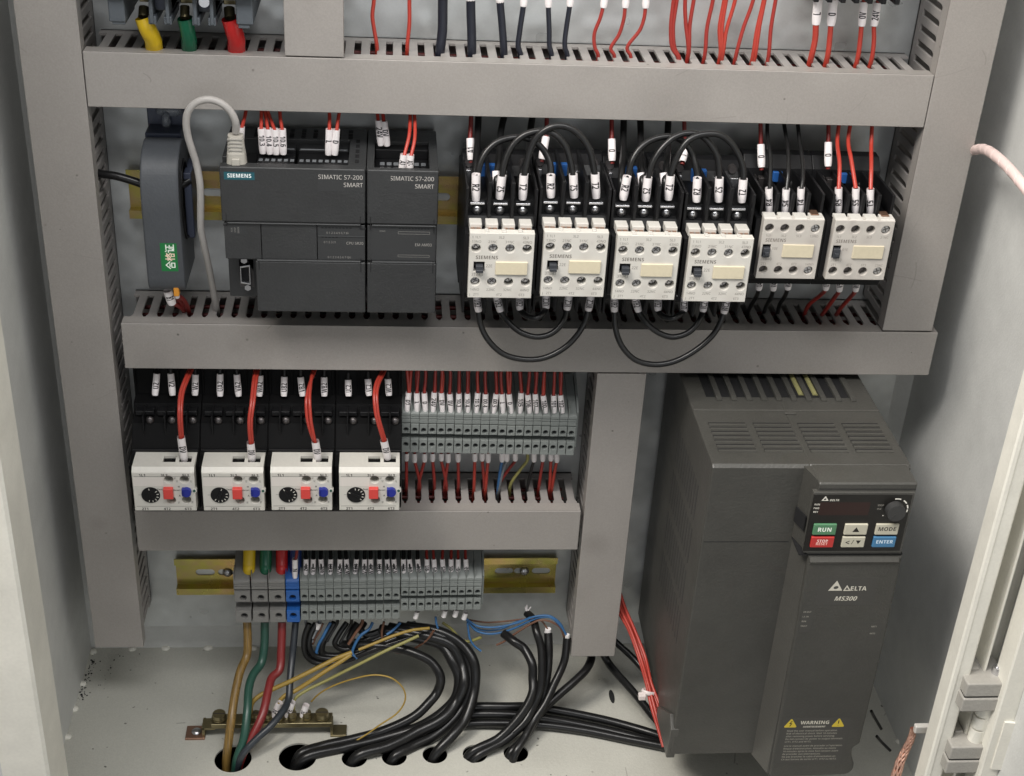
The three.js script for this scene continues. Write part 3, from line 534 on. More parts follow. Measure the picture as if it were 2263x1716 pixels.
  for (const t of [9.8, 24.8, 39]) part(o, 'terminal_screw', new THREE.SphereGeometry(2.9, 14, 10).scale(1, 1, 0.8).translate(X + t - 0.8, -106, 61.5), M.screwDark);
  return o;
}
const R0 = relay();
R0.userData.label = 'white faced overload relay, leftmost of the four, next to the left duct';
copyOf(R0, 'white faced overload relay, second from the left of four', 46.6, 0, 0);
copyOf(R0, 'white faced overload relay, third from the left of four', 93, 0.3, 0);
copyOf(R0, 'white faced overload relay, rightmost of four beside the grey terminals', 139.6, 0.3, 0);

[...scene.children.filter((q) => q.name.startsWith('overload_relay'))].forEach((c, i) => c.children.filter((q) => q.name === 'current_dial').forEach((q) => spin(q, [0.1, -0.35, 0.5, 1.1][i])));
// ================================================================ terminal blocks
function terminal(name, label, x0, x1, mat, k, group, big, sizes) {
  // k lists y of: top, groove, upper block top and bottom, lower block top and bottom, foot
  const [yt, yg, ua, ub, la, lb, yf] = k, w = x1 - x0, o = thing(name, label, 'terminal block', [(x0 + x1) / 2, (yt + yf) / 2, 8], group), b = 0.22;
  part(o, 'body', prof([[8, yt + 14], [34, yt + 5], [43.5, yt], [45, yt - 1.2], [45, yt - 3.2], [44, yt - 3.6], [45, yt - 4.1], [45, yt - 5.2], [44, yt - 5.6], [45, yt - 6.1], [45, yg], [42.6, yg - 0.4], [42.4, ub], [36.5, ub - 0.4], [36.5, la + 0.6], [42.4, la], [42.4, lb - 0.8], [36, lb - 4], [8, lb - 12]], x0 + 0.12, x1 - 0.12, 0.15, 4), mat);
  part(o, 'wire_guide', [bx(x0 + 0.15, x0 + 0.75, yt - 1, yt + 6, 32, 44.6)], mat);
  for (const [a, c, dy] of [[ua, ub, big ? 0.62 : 0.62], [la, lb, 0.42]]) {
    const s = shape([[x0 + 0.25, c], [x1 - 0.25, c], [x1 - 0.25, a], [x0 + 0.25, a]]), cy = a + (c - a) * dy, cx = x0 + w * (big ? 0.56 : 0.5);
    circleHole(s, cx, cy, sizes, 14);
    const blk = part(o, 'screw_block', plateXY(s, 42.3, 45.6, 0.2, 8), mat);
    part(blk, 'screw', cyl(cx, cy, 42.3, sizes * 0.98, 0.25, 'z', sizes * 0.9, 10), M.pit);
  }
  if (big) part(o, 'clamp_screw', [bx(x0 + 2, x1 - 0.6, ub - 6, ub - 0.3, 36.6, 39), new THREE.SphereGeometry(2.2, 12, 8).translate((x0 + x1) / 2 + 1, ub - 2.4, 40)], M.screwDark);
  return o;
}
const K3 = [-108, -116.8, -117.6, -125.6, -130.4, -141.6, -146];
{
  const n = 20, xa = 237.2, xb = 363.4, p = (xb - xa) / n;
  const t0 = terminal('terminal_block', 'slim grey terminal block, first from the left in the upper row', xa, xa + p, M.term, K3, 'grey terminal blocks in the upper row', false, 1.95);
  for (let i = 1; i < n; i++) copyOf(t0, `slim grey terminal block, ${ORD[i]} from the left in the upper row`, p * i, -0.11 * i, (i * 7 % 5) * 0.12);
  const e = thing('terminal_end_cover', 'dark grey end plate closing the upper terminal row on its right', 'end plate', [364, -130, 8]);
  part(e, 'plate', prof([[8, -92], [34, -104], [41, -110], [41, -140], [34, -146], [8, -154]], xb + 0.2, xb + 1.8, 0.2), M.term);
}
{
  const kB = [-258.2, -266.6, -268, -278.4, -287.2, -298.6, -304], kS = [-257.6, -266.4, -267.2, -277.8, -284.6, -296.6, -301];
  const X = (u) => at(u, 1330, 45).x;
  const t = [[517.5, 554], [556.5, 592.5], [594, 630.6]];
  const names = ['yellow', 'green', 'red'];
  t.forEach(([a, b], i) => terminal('power_terminal', `wide warm grey power terminal under the ${names[i]} shrink sleeve`, X(a), X(b), M.termWarm, kB, 'wide power terminals in the lower row', true, 2.6));
  terminal('blue_terminal', 'bright blue neutral terminal block marked N in the lower row', X(631.8), X(662), M.termBlue, kB, undefined, false, 2.6);
  const x0 = X(663.6), p = (X(884) - x0) / 12;
  const s0 = terminal('terminal_block', 'grey terminal block, first right of the blue terminal', x0, x0 + p, M.term, kS, 'grey terminal blocks in the lower row', false, 2.0);
  for (let i = 1; i < 12; i++) copyOf(s0, `grey terminal block, ${ORD[i]} right of the blue terminal`, p * i, 0.08 * i, (i * 7 % 5) * 0.12);
  const kR = [-256.6, -265.2, -266, -273.2, -277.6, -288, -292], y0 = X(885.4), q = (X(1063) - y0) / 10;
  const r0 = terminal('terminal_block', 'short grey terminal block, tenth from the bare right end of the lower row', y0, y0 + q, M.term, kR, 'short grey terminal blocks at the right of the lower row', false, 1.95);
  for (let i = 1; i < 10; i++) copyOf(r0, i === 9 ? 'short grey terminal block closing the right end of the lower row' : `short grey terminal block, ${ORD[9 - i]} from the bare right end of the lower row`, q * i, 0.1 * i, (i * 7 % 5) * 0.12);
  const e = thing('terminal_end_cover', 'dark grey end plate on the right of the lower terminal row', 'end plate', [X(1062), -274, 8]);
  part(e, 'plate', prof([[8, -240], [34, -252], [41, -258], [41, -286], [34, -291], [8, -300]], X(1063) + 0.3, X(1063) + 1.9, 0.2), M.term);
}

// ================================================================ programmable controller and its extension module
{
  const o = thing('controller_module', 'wide dark grey programmable controller with teal maker plate and grey network plug', 'controller', [167.6, 39, 8]);
  const X0 = 123, X1 = 212.5, Y1 = 88.7;
  // housing: rear block, side cheeks, floor of the connector well
  part(o, 'housing', [bx(X0, X1, -10, Y1 - 0.2, 8, 30, 0.6), bx(X0, X1, -10, 70, 30, 61, 0.4), bx(X0, X0 + 5.5, 60, Y1 - 0.2, 29, 64, 0.5), bx(X1 - 11, X1, 60, Y1 - 0.2, 29, 80, 0.5), bx(142.5, X1 - 0.4, -10, 60, 58, 70), bx(X0 + 1, 143, 22, 60, 58, 72)], M.plc);
  const vents = []; for (let i = 0; i < 9; i++) for (const z of [11.5, 17.5, 23]) if (!(i > 5 && i < 7)) vents.push(bx(139.5 + i * 7.6, 142.3 + i * 7.6, Y1 - 1, Y1 + 0.05, z, z + 4.2));
  for (let i = 0; i < 5; i++) vents.push(bx(205.6, 208, Y1 - 1, Y1 + 0.05, 29 + i * 9, 34.5 + i * 9));
  part(o, 'vent_slots', vents, M.pit);
  part(o, 'network_socket', bx(128.6, 142, 66, 78, 30, 78), M.pit);
  for (const [a, b, n] of [[144, 167.5, 6], [169.4, 201.2, 8]]) {
    const t = part(o, 'terminal_strip', [bx(a, b, 68, 84.5, 34, 78, 0.4), bx(a, b, 84, 87, 34, 46, 0.4)], M.black);
    part(t, 'strip_line', bx(a + 1, b - 1, 86.9, 87.3, 44, 45.2), M.greyWire);
    for (let i = 0; i < n; i++) { const x = a + (i + 0.6) * (b - a) / n; part(t, 'wire_entry', bx(x - 1.2, x + 1.2, 84.4, 84.7, 56, 60), M.greyWire); part(t, 'terminal_screw', blob(new THREE.Vector3(x, 84.6, 75), 1.7, 1.1, 1.9), (i * 5 + n) % 3 ? M.steel : M.screwDark); }
  }
  // front: upper cover, middle panels, lower cover
  part(o, 'upper_cover', [bx(X0, X1 - 0.3, 52.4, Y1, 74, 82, 0.9), prof([[73, 51.8], [81.4, 51.8], [82, 52.6], [73, 53]], X0 + 3.5, X1 - 3.5)], M.plc);
  each(o, 'cover_ridge', [bx(X0 + 3.4, X1 - 3.4, 51.2, 52.0, 77, 82.5, 0.3)], M.plcRidge);
  const xs = [[X0 + 1, 146.6], [147, 181.6], [182, X1 - 0.5]];
  for (const [a, b] of xs) part(o, 'middle_panel', bx(a, b, 26.6, 51, 70, 81, 0.3), M.plc);
  each(o, 'cover_ridge', [bx(143.4, X1 - 3.4, 25.6, 26.5, 77, 82.3, 0.3), bx(182.4, X1 - 0.8, 43, 43.6, 80.5, 81.5)], M.plcRidge);
  part(o, 'lower_cover', bx(142.6, X1 - 0.3, -10.4, 25.4, 70, 82, 0.9), M.plc);
  each(o, 'cover_latch', [bx(X0 + 2.6, X0 + 3.1, 49.6, 58.4, 80, 82.15), bx(X1 - 3.6, X1 - 3.1, 48.6, 57.4, 80, 82.15), bx(X1 - 3.4, X1 - 2.9, 19, 28, 80, 82.15), bx(144.6, 145.1, 19.6, 25.6, 80, 82.15), bx(X0 + 0.6, X0 + 3.1, 49.2, 49.8, 79, 81.2), bx(X1 - 3.6, X1, 48.4, 48.9, 79, 81.3)], M.pit);
  // serial port in the lower left recess
  part(o, 'port_recess', [bx(125, 142, -6, 24.5, 40, 60, 0.5)], M.black);
  const sh = new THREE.Shape(); [[129.6, 19], [139.4, 19], [139.4, -3.2], [129.6, -3.2]].forEach(([a, b], i) => i ? sh.lineTo(a, b) : sh.moveTo(a, b)); sh.closePath();
  const port = part(o, 'serial_port', plateXY(sh, 60, 61, 0.3), M.screwDark);
  const dS = shape([[130.8, 14], [137.4, 15.2], [137.4, 0.8], [130.8, 2]]); const dH = new THREE.Path(); [[131.6, 13], [131.6, 3], [136.6, 2], [136.6, 14]].forEach(([a, b], i) => i ? dH.lineTo(a, b) : dH.moveTo(a, b)); dH.closePath(); dS.holes.push(dH);
  part(port, 'port_shell', plateXY(dS, 61, 66, 0.2), M.steel); part(port, 'port_insert', bx(131.6, 136.6, 2.4, 13.6, 61, 62.4), M.pit);
  for (const [x, y] of [[133.6, 18], [135.2, -1.6]]) part(port, 'port_screw', [cyl(x, y, 61, 2.5, 4.5, 'z', 2.2, 6)], M.steel);
  const dk = css(0.0313, 0.0327, 0.0341);
  printed(o, 'maker_plate', 125.8, 144.4, 80.4, 85.6, 81.95, '#1d5560', 24, (x) => { x.fillStyle = '#0f3d47'; x.fillRect(0, 0, 18.6, 0.3); text(x, 'SIEMENS', 9.3, 2.75, 3.5, '#f2f6f6', 'center', 'bold'); });
  printed(o, 'printed_name', 183, 212, 74, 86, 81.95, dk, 24, (x) => { text(x, 'SIMATIC S7-200', 27.8, 2.4, 3.9, '#b9b5b0', 'right'); text(x, 'SMART', 27.8, 7.4, 3.9, '#b9b5b0', 'right'); });
  printed(o, 'printed_status', 126, 138, 43, 50, 80.9, dk, 24, (x) => { ['RUN', 'STOP', 'ERROR'].forEach((q, i) => vtext(x, q, 3.2 + i * 2.1, 3.6, 1.5, '#85837f')); });
  printed(o, 'printed_channels', 182.6, 211.6, 27.4, 50.4, 80.9, dk, 24, (x) => {
    text(x, '0 1 2 3 4 5 6 7 I0', 12, 4.6, 1.9, '#8b8884'); text(x, '0 1 2 3 I1', 7.2, 11, 1.9, '#8b8884'); text(x, 'CPU SR20', 28.4, 12.2, 2.5, '#9a9792', 'right'); text(x, '0 1 2 3 4 5 6 7 Q0', 13, 21.4, 1.9, '#8b8884');
    x.fillStyle = '#141516'; for (let i = 0; i < 9; i++) { x.fillRect(2 + i * 2.2, 1, 1.4, 0.9); if (i < 5) x.fillRect(2 + i * 2.2, 7.4, 1.4, 0.9); }
  });
}
{
  const X0 = 213, X1 = 257.8, Y1 = 88.7, o = thing('extension_module', 'narrow dark grey extension module right of the controller with AI wires', 'controller', [235.4, 39, 8]);
  part(o, 'housing', [bx(X0, X1, -10, Y1 - 0.2, 8, 30, 0.6), bx(X0, X1, -10, 66, 30, 72, 0.4), bx(X0, X0 + 4.6, 60, Y1 - 0.2, 29, 80, 0.5), bx(X1 - 5.6, X1, 60, Y1 - 0.2, 29, 80, 0.5)], M.plc);
  const t = part(o, 'terminal_strip', [bx(217.8, 252, 66, 80, 36, 60, 0.4), bx(217.8, 252, 64, 76, 60, 78, 0.4), bx(218, 252, 80, 86.4, 30, 40, 0.4)], M.black);
  for (let i = 0; i < 7; i++) { part(t, 'wire_entry', bx(221 + i * 4.4, 224 + i * 4.4, 79.9, 80.2, 46, 51), M.greyWire); part(t, 'terminal_screw', bx(221 + i * 4.4, 224 + i * 4.4, 79.9, 80.6, 55, 58, 0.3), i < 3 ? M.steel : M.screwDark); }
  part(o, 'upper_cover', [bx(X0 + 0.3, X1, 52.4, Y1, 77, 82, 0.9)], M.plc);
  each(o, 'cover_ridge', [bx(X0 + 3.4, X1 - 1, 51.2, 52.0, 77, 82.5, 0.3), bx(X0 + 3.4, X1 - 1, 25.6, 26.5, 77, 82.3, 0.3)], M.plcRidge);
  part(o, 'middle_panel', bx(X0 + 0.5, X1 - 0.6, 26.6, 51, 70, 81, 0.3), M.plc);
  part(o, 'lower_cover', bx(X0 + 0.3, X1, -10.4, 25.4, 70, 82, 0.9), M.plc);
  each(o, 'cover_latch', [bx(X0 + 2.2, X0 + 2.7, 48.6, 57.4, 80, 82.15), bx(X1 - 2.6, X1 - 2.1, 47, 56.4, 80, 82.15), bx(X0 + 2.4, X0 + 2.9, 19, 28, 80, 82.15), bx(X1 - 2.6, X1 - 2.1, 19, 27, 80, 82.15)], M.pit);
  const dk = css(0.0313, 0.0327, 0.0341);
  printed(o, 'printed_name', 228, 257, 74, 86, 81.95, dk, 24, (x) => { text(x, 'SIMATIC S7-200', 27, 2.4, 3.9, '#b9b5b0', 'right'); text(x, 'SMART', 27, 7.4, 3.9, '#b9b5b0', 'right'); });
  printed(o, 'printed_channels', 216, 256.4, 27.4, 50.4, 80.9, dk, 24, (x) => { text(x, 'DIAG', 7, 3.6, 1.6, '#85837f'); text(x, 'EM AM03', 38.6, 12.6, 2.6, '#9a9792', 'right'); x.strokeStyle = '#85837f'; x.lineWidth = 0.2; x.strokeRect(17, 3.2, 20, 1.6); x.strokeRect(17, 19.4, 20, 1.4); x.fillStyle = '#141516'; for (let i = 0; i < 10; i++) x.fillRect(17.4 + i * 2, 0.6, 1.3, 0.9); });
}

// ================================================================ current transformer with the certificate sticker
{
  const o = thing('current_transformer', 'slate grey current transformer ring with green sticker on its edge', 'transformer', [82, 40, 8]);
  const s = new THREE.Shape(); s.moveTo(12, -6); s.lineTo(60, -6); s.quadraticCurveTo(63.5, -4, 63.5, 4); s.lineTo(63.5, 50); s.bezierCurveTo(63.5, 76, 54, 86, 36, 88); s.bezierCurveTo(20, 88, 12, 76, 12, 60); s.closePath();
  const h = new THREE.Path(); h.absellipse(37, 48, 17, 27, 0, Math.PI * 2, true); s.holes.push(h);
  part(o, 'ring_body', prof(s, 70.6, 94.6, 1.2, 28), M.ct);
  part(o, 'ring_lining', (() => { const q = new THREE.Shape(); q.absellipse(37, 48, 17.2, 27.2, 0, Math.PI * 2); const i = new THREE.Path(); i.absellipse(37, 48, 15.6, 25.6, 0, Math.PI * 2, true); q.holes.push(i); return prof(q, 71, 95.4, 0.2, 28); })(), M.black);
  part(o, 'mounting_foot', [bx(70, 93, 74, 89, 6, 26, 1), bx(69.4, 93.4, 86, 103, 0.5, 9, 1), bx(94, 99, 20, 66, 8, 36, 1)], M.ctFoot);
  part(o, 'foot_tab', bx(81, 84.4, 76, 84, 26, 27.5, 0.4), M.lan);
  part(o, 'glue_blob', [blob(new THREE.Vector3(82, 92, 12), 3, 7, 4), blob(new THREE.Vector3(84, 98, 9), 9, 4, 3)], M.glue);
  printed(o, 'certificate_sticker', 80.4, 91, 8.8, 28.6, 63.45, '#16743a', 24, (x) => {
    x.save(); x.translate(0, 19.8); x.rotate(-Math.PI / 2); x.strokeStyle = '#eef4ea'; x.lineWidth = 0.7; x.lineCap = 'round';          // the sticker reads upward
    const L = (...p) => { x.beginPath(); for (let i = 0; i < p.length; i += 2) i ? x.lineTo(p[i], p[i + 1]) : x.moveTo(p[i], p[i + 1]); x.stroke(); };
    x.translate(1.7, 3.0);
    L(2.6, 0, 0.2, 2.6); L(2.6, 0, 5, 2.6); L(1.6, 2.5, 3.6, 2.5); L(1.1, 3.6, 4.1, 3.6, 4.1, 5.6, 1.1, 5.6, 1.1, 3.6);
    x.translate(5.8, 0); x.strokeStyle = '#f6d9c4';
    L(0.1, 1.5, 2.2, 1.5); L(1.15, 0.1, 1.15, 5.7); L(1.1, 1.8, 0.1, 3.8); L(1.2, 1.8, 2.1, 3); L(3.4, 0.1, 2.5, 1.8); L(3.2, 0.9, 4.9, 0.9, 2.4, 3.2); L(3.2, 1.5, 5.2, 3.2); L(3, 3.7, 4.7, 3.7, 4.7, 5.6, 3, 5.6, 3, 3.7);
    x.translate(5.8, 0); x.strokeStyle = '#eef4ea';
    L(0.6, 0.2, 1.2, 0.9); L(0.1, 2.1, 1.3, 2.1, 1.3, 5.3, 2, 4.7); L(2.1, 0.7, 5.2, 0.7); L(3.7, 0.7, 3.7, 5.4); L(3.7, 2.9, 5, 2.9); L(2.6, 2.6, 2.6, 5.4); L(1.9, 5.5, 5.4, 5.5);
    x.restore();
  });
  part(o, 'connector', [bx(86.4, 90, -10.5, -2, 56, 62, 0.8)], M.orange);
}

// ================================================================ moulded case breaker at the top left
{
  const o = thing('circuit_breaker', 'slate grey moulded case breaker at the top with yellow, green and red leads', 'circuit breaker', [103, 185, 0]);
  const Z = 66;
  part(o, 'case', [bx(62, 148, 188, 300, 0, Z + 6, 1.5), bx(62, 148, 186, 190, 40, Z, 0.8)], M.breaker);
  part(o, 'terminal_barrier', [bx(62, 71.6, 171.2, 192, 12, Z, 1), bx(63.6, 71.2, 169.6, 172, 30, Z - 1, 0.5)], M.breaker);
  for (const [a, b] of [[85.6, 97.2], [111, 123]]) part(o, 'terminal_barrier', [bx(a, a + 2.2, 171, 192, 12, Z, 0.6), bx(b - 2.2, b, 171, 192, 12, Z, 0.6), bx(a, b, 175.6, 192, 12, Z - 12, 0.6), bx(a - 1, a + 3.6, 170.2, 175, 30, Z - 1, 0.6), bx(b - 3.6, b + 1, 170.2, 175, 30, Z - 1, 0.6)], M.breaker);
  part(o, 'terminal_barrier', [bx(136, 146, 171.8, 192, 12, Z, 1), bx(137, 143.6, 169.4, 172.4, 30, Z - 1, 0.5)], M.breaker);
  part(o, 'bolt_well', [cyl(91.4, 181, 53.6, 4.4, 1.6), cyl(117, 182, 53.6, 4.4, 1.4)], M.ctFoot);
  part(o, 'bolt', cyl(117, 183, 54.6, 3.6, 5, 'z', 3.2), M.steel);
  for (const x of [80, 104.4, 130]) part(o, 'terminal_lug', bx(x - 4, x + 4, 177, 192, 38, 41, 0.6), M.brass);
}
// ================================================================ black terminal strip at the top right
{
  const o = thing('black_terminal_strip', 'black terminal strip at the top right edge holding four marked wires', 'terminal strip', [515, 200, 0]);
  part(o, 'base', bx(488, 545, 198, 240, 0, 44, 0.8), M.black);
  for (let i = 0; i < 7; i++) part(o, 'barrier', bx(488.6 + i * 8.6, 491.8 + i * 8.6, 191.6, 240, 2, 47, 0.5), M.black);
}

// ================================================================ inverter drive
{
  const XL = 434.2, XC = 497, XR = 565.4, YT = -74, YB = -327, ZF = 165.5, ZC = 185, o = thing('inverter_drive', 'large dark grey inverter drive with keypad and warning print', 'inverter', [500, -200, 0]);
  const side = [[8, YB + 4], [60, YB], [ZF - 2, YB], [ZF, YB + 2], [ZF, YT - 2], [ZF - 2, YT], [14, YT], [8, YT - 6]];
  // main housing with the front left face
  part(o, 'housing', [prof(side, XL, XC + 2, 1.2), prof(side, XC + 1, XR, 1.2)], M.vfd);
  part(o, 'column', [prof([[ZF - 8, YT - 0.4], [ZC - 1, YT - 0.4], [ZC, YT - 1.4], [ZC, -129.6], [ZC - 2, -130], [ZF - 8, -130]], XC + 2, XR - 2.4, 1), prof2([[493.6, ZF - 3], [500.2, ZC - 0.4], [504, ZC - 0.4], [504, ZF - 3]], -129.8, -75)], M.vfd);
  const cov = new THREE.Shape(); cov.moveTo(501, -131.6); cov.lineTo(564, -131.8); cov.lineTo(565.4, -200); cov.lineTo(565.4, -296); cov.bezierCurveTo(565.4, -300, 561.4, -299.5, 561, -303); cov.bezierCurveTo(560.6, -309, 562.4, -312, 564.6, -318); cov.bezierCurveTo(566, -324, 563, -328, 559, -328.6); cov.lineTo(507, -330.4); cov.quadraticCurveTo(503.6, -330.4, 503.4, -325); cov.closePath();
  part(o, 'lower_cover', [plateXY(cov, ZF - 10, ZC + 0.6, 1.4)], M.vfd);
  part(o, 'cover_flank', prof2([[494, ZF - 3], [501.8, ZC - 1.2], [506, ZC - 1.2], [506, ZF - 3]], -327, -131.8), M.vfdEdge);
  part(o, 'cover_sill', prof([[ZF, -131.9], [ZC + 0.4, -131.9], [ZC + 2.2, -135], [ZC + 0.2, -138.6], [ZF, -138.6]], 502, 562, 0.6), M.vfdEdge);
  each(o, 'front_seam', [bx(XL + 1.5, 493, -134.5, -134, ZF - 1, ZF + 0.06), bx(499.6, 562.4, -79.2, -78.6, ZC - 1, ZC + 0.05), bx(494.6, 564, -131.4, -130.2, ZF, ZC - 0.7)], M.pit);
  part(o, 'latch_slot', prof2([[492.9, ZF + 2], [496.6, ZC - 6.6], [497.2, ZC - 6.6], [494, ZF + 2]], -116, -104.6), M.pit);
  // vents: long slots at the rear of the top, four fields of louvres in front of them
  const xs0 = 447; 
  for (let i = 0; i < 10; i++) part(o, 'fan_slot', bx(xs0 + i * 10.6, xs0 + 6.2 + i * 10.6, YT - 3, YT + 0.12, 28, 79), M.pit);
  part(o, 'fan_leads', [cyl(xs0 + 68.2, YT - 0.6, 42, 2, 34, 'z'), cyl(xs0 + 78.4, YT - 0.6, 44, 2, 32, 'z')], M.paleYellow);
  for (let i = 0; i < 10; i++) part(o, 'fan_slat', prof([[26, YT - 1], [84, YT - 1], [84, YT + 0.6], [80, YT + 1.6], [26, YT + 1.6]], xs0 + 6.4 + i * 10.6, xs0 + 10.4 + i * 10.6, 0.4), M.vfd);
  for (let g = 0; g < 4; g++) for (let i = 0; i < 7; i++) { const z = 113 + i * 5.4, x = 441.4 + g * 30.6; part(o, 'vent_louvre', bx(x, x + 25.4, YT - 1, YT + 0.1, z, z + 1.9), M.pit); part(o, 'louvre_lip', prof([[z + 2, YT - 0.4], [z + 4.6, YT - 0.4], [z + 4.4, YT + 0.5], [z + 2.4, YT + 0.9]], x, x + 25.4), M.vfd); }
  part(o, 'top_catch', bx(497, 505, YT, YT + 0.9, 99, 102, 0.3), M.vfdEdge);
  part(o, 'top_step', bx(XL + 0.6, XR - 0.6, YT - 0.2, YT + 0.5, 95.6, 97.4, 0.3), M.vfdEdge);
  // side vents on the left
  for (let r = 0; r < 4; r++) { part(o, 'side_grille', Array.from({ length: 11 }, (_, i) => bx(XL - 0.15, XL + 1, -136 - r * 36, -108 - r * 36, 64 + i * 7.2, 66.6 + i * 7.2)), M.knob); }
  part(o, 'side_foot', [prof([[120, YB - 3], [164, YB - 3], [166, YB + 26], [158, YB + 34], [120, YB + 6]], XL - 2.4, XL + 4, 0.8)], M.vfdEdge);
  // keypad
  const kx0 = 494.9, kx1 = 562.2, ky0 = -128, ky1 = -80.6;
  const kp = part(o, 'keypad', plateXY(shape([[kx0 + 2, ky0], [kx1, ky0], [kx1, ky1], [kx0 + 1, ky1]]), ZC - 3, ZC + 1.2, 0.4), M.vfdEdge);
  const px0 = 496.2, px1 = 560.6, py0 = -126.3, py1 = -82.4, PW = px1 - px0, PH = py1 - py0;
  const tex = canvasTex(1024, Math.round(1024 * PH / PW), (x, w, h) => {
    x.fillStyle = '#171512'; x.fillRect(0, 0, w, h); x.scale(w / PW, w / PW);
    x.fillStyle = '#2a1713'; x.fillRect(5, 5.6, 33, 10);
    const g = '#d9d6cc'; x.fillStyle = g; x.beginPath(); x.moveTo(7.9, 0.8); x.lineTo(10.3, 4.5); x.lineTo(5.5, 4.5); x.closePath(); x.fill(); x.fillStyle = '#171512'; x.beginPath(); x.ellipse(7.9, 3.3, 0.8, 0.6, -0.3, 0, 7); x.fill();
    x.fillStyle = g; x.font = 'italic bold 2.1px sans-serif'; x.textAlign = 'left'; x.textBaseline = 'middle'; x.fillText('DELTA', 10.8, 3.7);
    text(x, 'RUN', 3.4, 7, 1.8, g, 'center', 'bold'); text(x, 'FWD', 3.3, 9.9, 1.8, g, 'center', 'bold'); text(x, 'REV', 3.2, 12.7, 1.8, g, 'center', 'bold'); text(x, 'STOP', 45, 7.6, 1.8, '#a9a69d'); text(x, 'PLC', 44.6, 10.4, 1.8, '#a9a69d');
    x.strokeStyle = '#e6e3da'; x.lineWidth = 0.9; const kc = [55, 11.2]; for (const [s0, s1] of [[-1.75, -1.25], [-1.0, -0.6], [-0.45, -0.1], [0, 0.25]]) { x.beginPath(); x.arc(kc[0], kc[1], 8.2, s0, s1); x.stroke(); }
    x.fillStyle = '#e6e3da'; x.fillRect(47.6, 15.6, 0.7, 0.7);
  });
  part(kp, 'keypad_face', mapXY(bx(px0, px1, py0, py1, ZC + 0.4, ZC + 1.5, 0), px0, px1, py0, py1), new THREE.MeshPhysicalMaterial({ map: tex, roughness: 0.35 }));
  const kc = { x: 550.6, y: -93.4 };
  part(kp, 'dial', [cyl(kc.x, kc.y, ZC + 1.4, 6.3, 5.2, 'z', 5.9, 32), bx(-0.5, 0.5, 1, 5.4, 0, 0.5).rotateZ(2.4).translate(kc.x, kc.y, ZC + 6.3)], M.knob);
  const btn = [['#4f7d5c', 1799, 1848, 1159.5, 1183.4, (x) => text(x, 'RUN', 6.6, 3.6, 4, '#eef3ea', 'center', 'bold')],
    ['#b9b5a4', 1867, 1917, 1160.4, 1184.4, (x) => { x.fillStyle = '#181512'; x.beginPath(); x.moveTo(6.7, 2); x.lineTo(8.8, 5.4); x.lineTo(4.7, 5.4); x.fill(); }],
    ['#b9b5a4', 1934.5, 1985, 1161.4, 1185, (x) => text(x, 'MODE', 6.7, 3.6, 3.7, '#181512', 'center', 'bold')],
    ['#b3322f', 1793, 1843, 1187.6, 1211, (x) => { text(x, 'STOP', 6.6, 2.2, 2.7, '#f0d9d2', 'center', 'bold'); text(x, 'RESET', 6.4, 5.2, 2.5, '#eabdb2', 'center', 'bold'); }],
    ['#b9b5a4', 1861, 1911, 1188, 1211.6, (x) => { text(x, '<', 3.2, 3.6, 5, '#181512', 'center', 'bold'); text(x, '/', 6.2, 3.6, 4.4, '#181512'); x.fillStyle = '#181512'; x.beginPath(); x.moveTo(8, 2.4); x.lineTo(11, 2.4); x.lineTo(9.5, 5); x.fill(); }],
    ['#41749b', 1929, 1978, 1189, 1212.4, (x) => text(x, 'ENTER', 6.7, 3.6, 3.3, '#cfe0ec', 'center', 'bold')]];
  for (const [col, u0, u1, v0, v1, draw] of btn) {
    const i = btn.findIndex((q) => q[5] === draw), A = { x: 507.3 + 20.55 * (i % 3), y: i < 3 ? -108.5 : -118.5 }, w = 7.6, h = 4.2;
    const t = canvasTex(304, 168, (x) => { x.fillStyle = col; x.fillRect(0, 0, 304, 168); x.scale(22.6, 22); draw(x); });
    part(kp, 'button', mapXY(bx(A.x - w, A.x + w, A.y - h, A.y + h, ZC + 1, ZC + 3, 0.7), A.x - w, A.x + w, A.y - h, A.y + h), std(1, 1, 1, { roughness: 0.45, map: t }));
  }
  // print on the lower cover
  const dk = css(0.0538, 0.0530, 0.0478);
  printed(o, 'printed_logo', 511, 551, -172, -149, ZC + 0.55, dk, 20, (x) => {
    x.fillStyle = '#c9c5b8'; x.beginPath(); x.moveTo(12.4, 2.2); x.lineTo(17.2, 10.6); x.lineTo(7.6, 10.6); x.closePath(); x.fill(); x.fillStyle = dk; x.beginPath(); x.ellipse(12.6, 8, 1.7, 1.2, -0.3, 0, 7); x.fill();
    x.fillStyle = '#c9c5b8'; x.font = 'bold 4.9px sans-serif'; x.textAlign = 'left'; x.textBaseline = 'middle'; x.fillText('ELTA', 22.3, 8.6); x.beginPath(); x.moveTo(18.4, 10.4); x.lineTo(19.9, 6.8); x.lineTo(22.3, 10.4); x.closePath(); x.lineWidth = 0.8; x.strokeStyle = '#c9c5b8'; x.stroke();
    x.font = 'italic bold 5px sans-serif'; x.textAlign = 'center'; x.fillText('MS300', 20.4, 17);
  }, 0.5);
  printed(o, 'printed_marks', 504.4, 512.4, -195, -176, ZC + 0.55, dk, 20, (x) => ['LN OUT', 'L/L IN', 'RUN', 'FAULT'].forEach((q, i) => text(x, q, 0.3, 2 + i * 4, 1.6, '#aba79b', 'left')), 0.5);
  printed(o, 'printed_marks', 552.6, 561, -203, -187, ZC + 0.55, dk, 20, (x) => ['NET1', 'NET2'].forEach((q, i) => text(x, q, 3, 3 + i * 6, 1.7, '#aba79b')), 0.5);
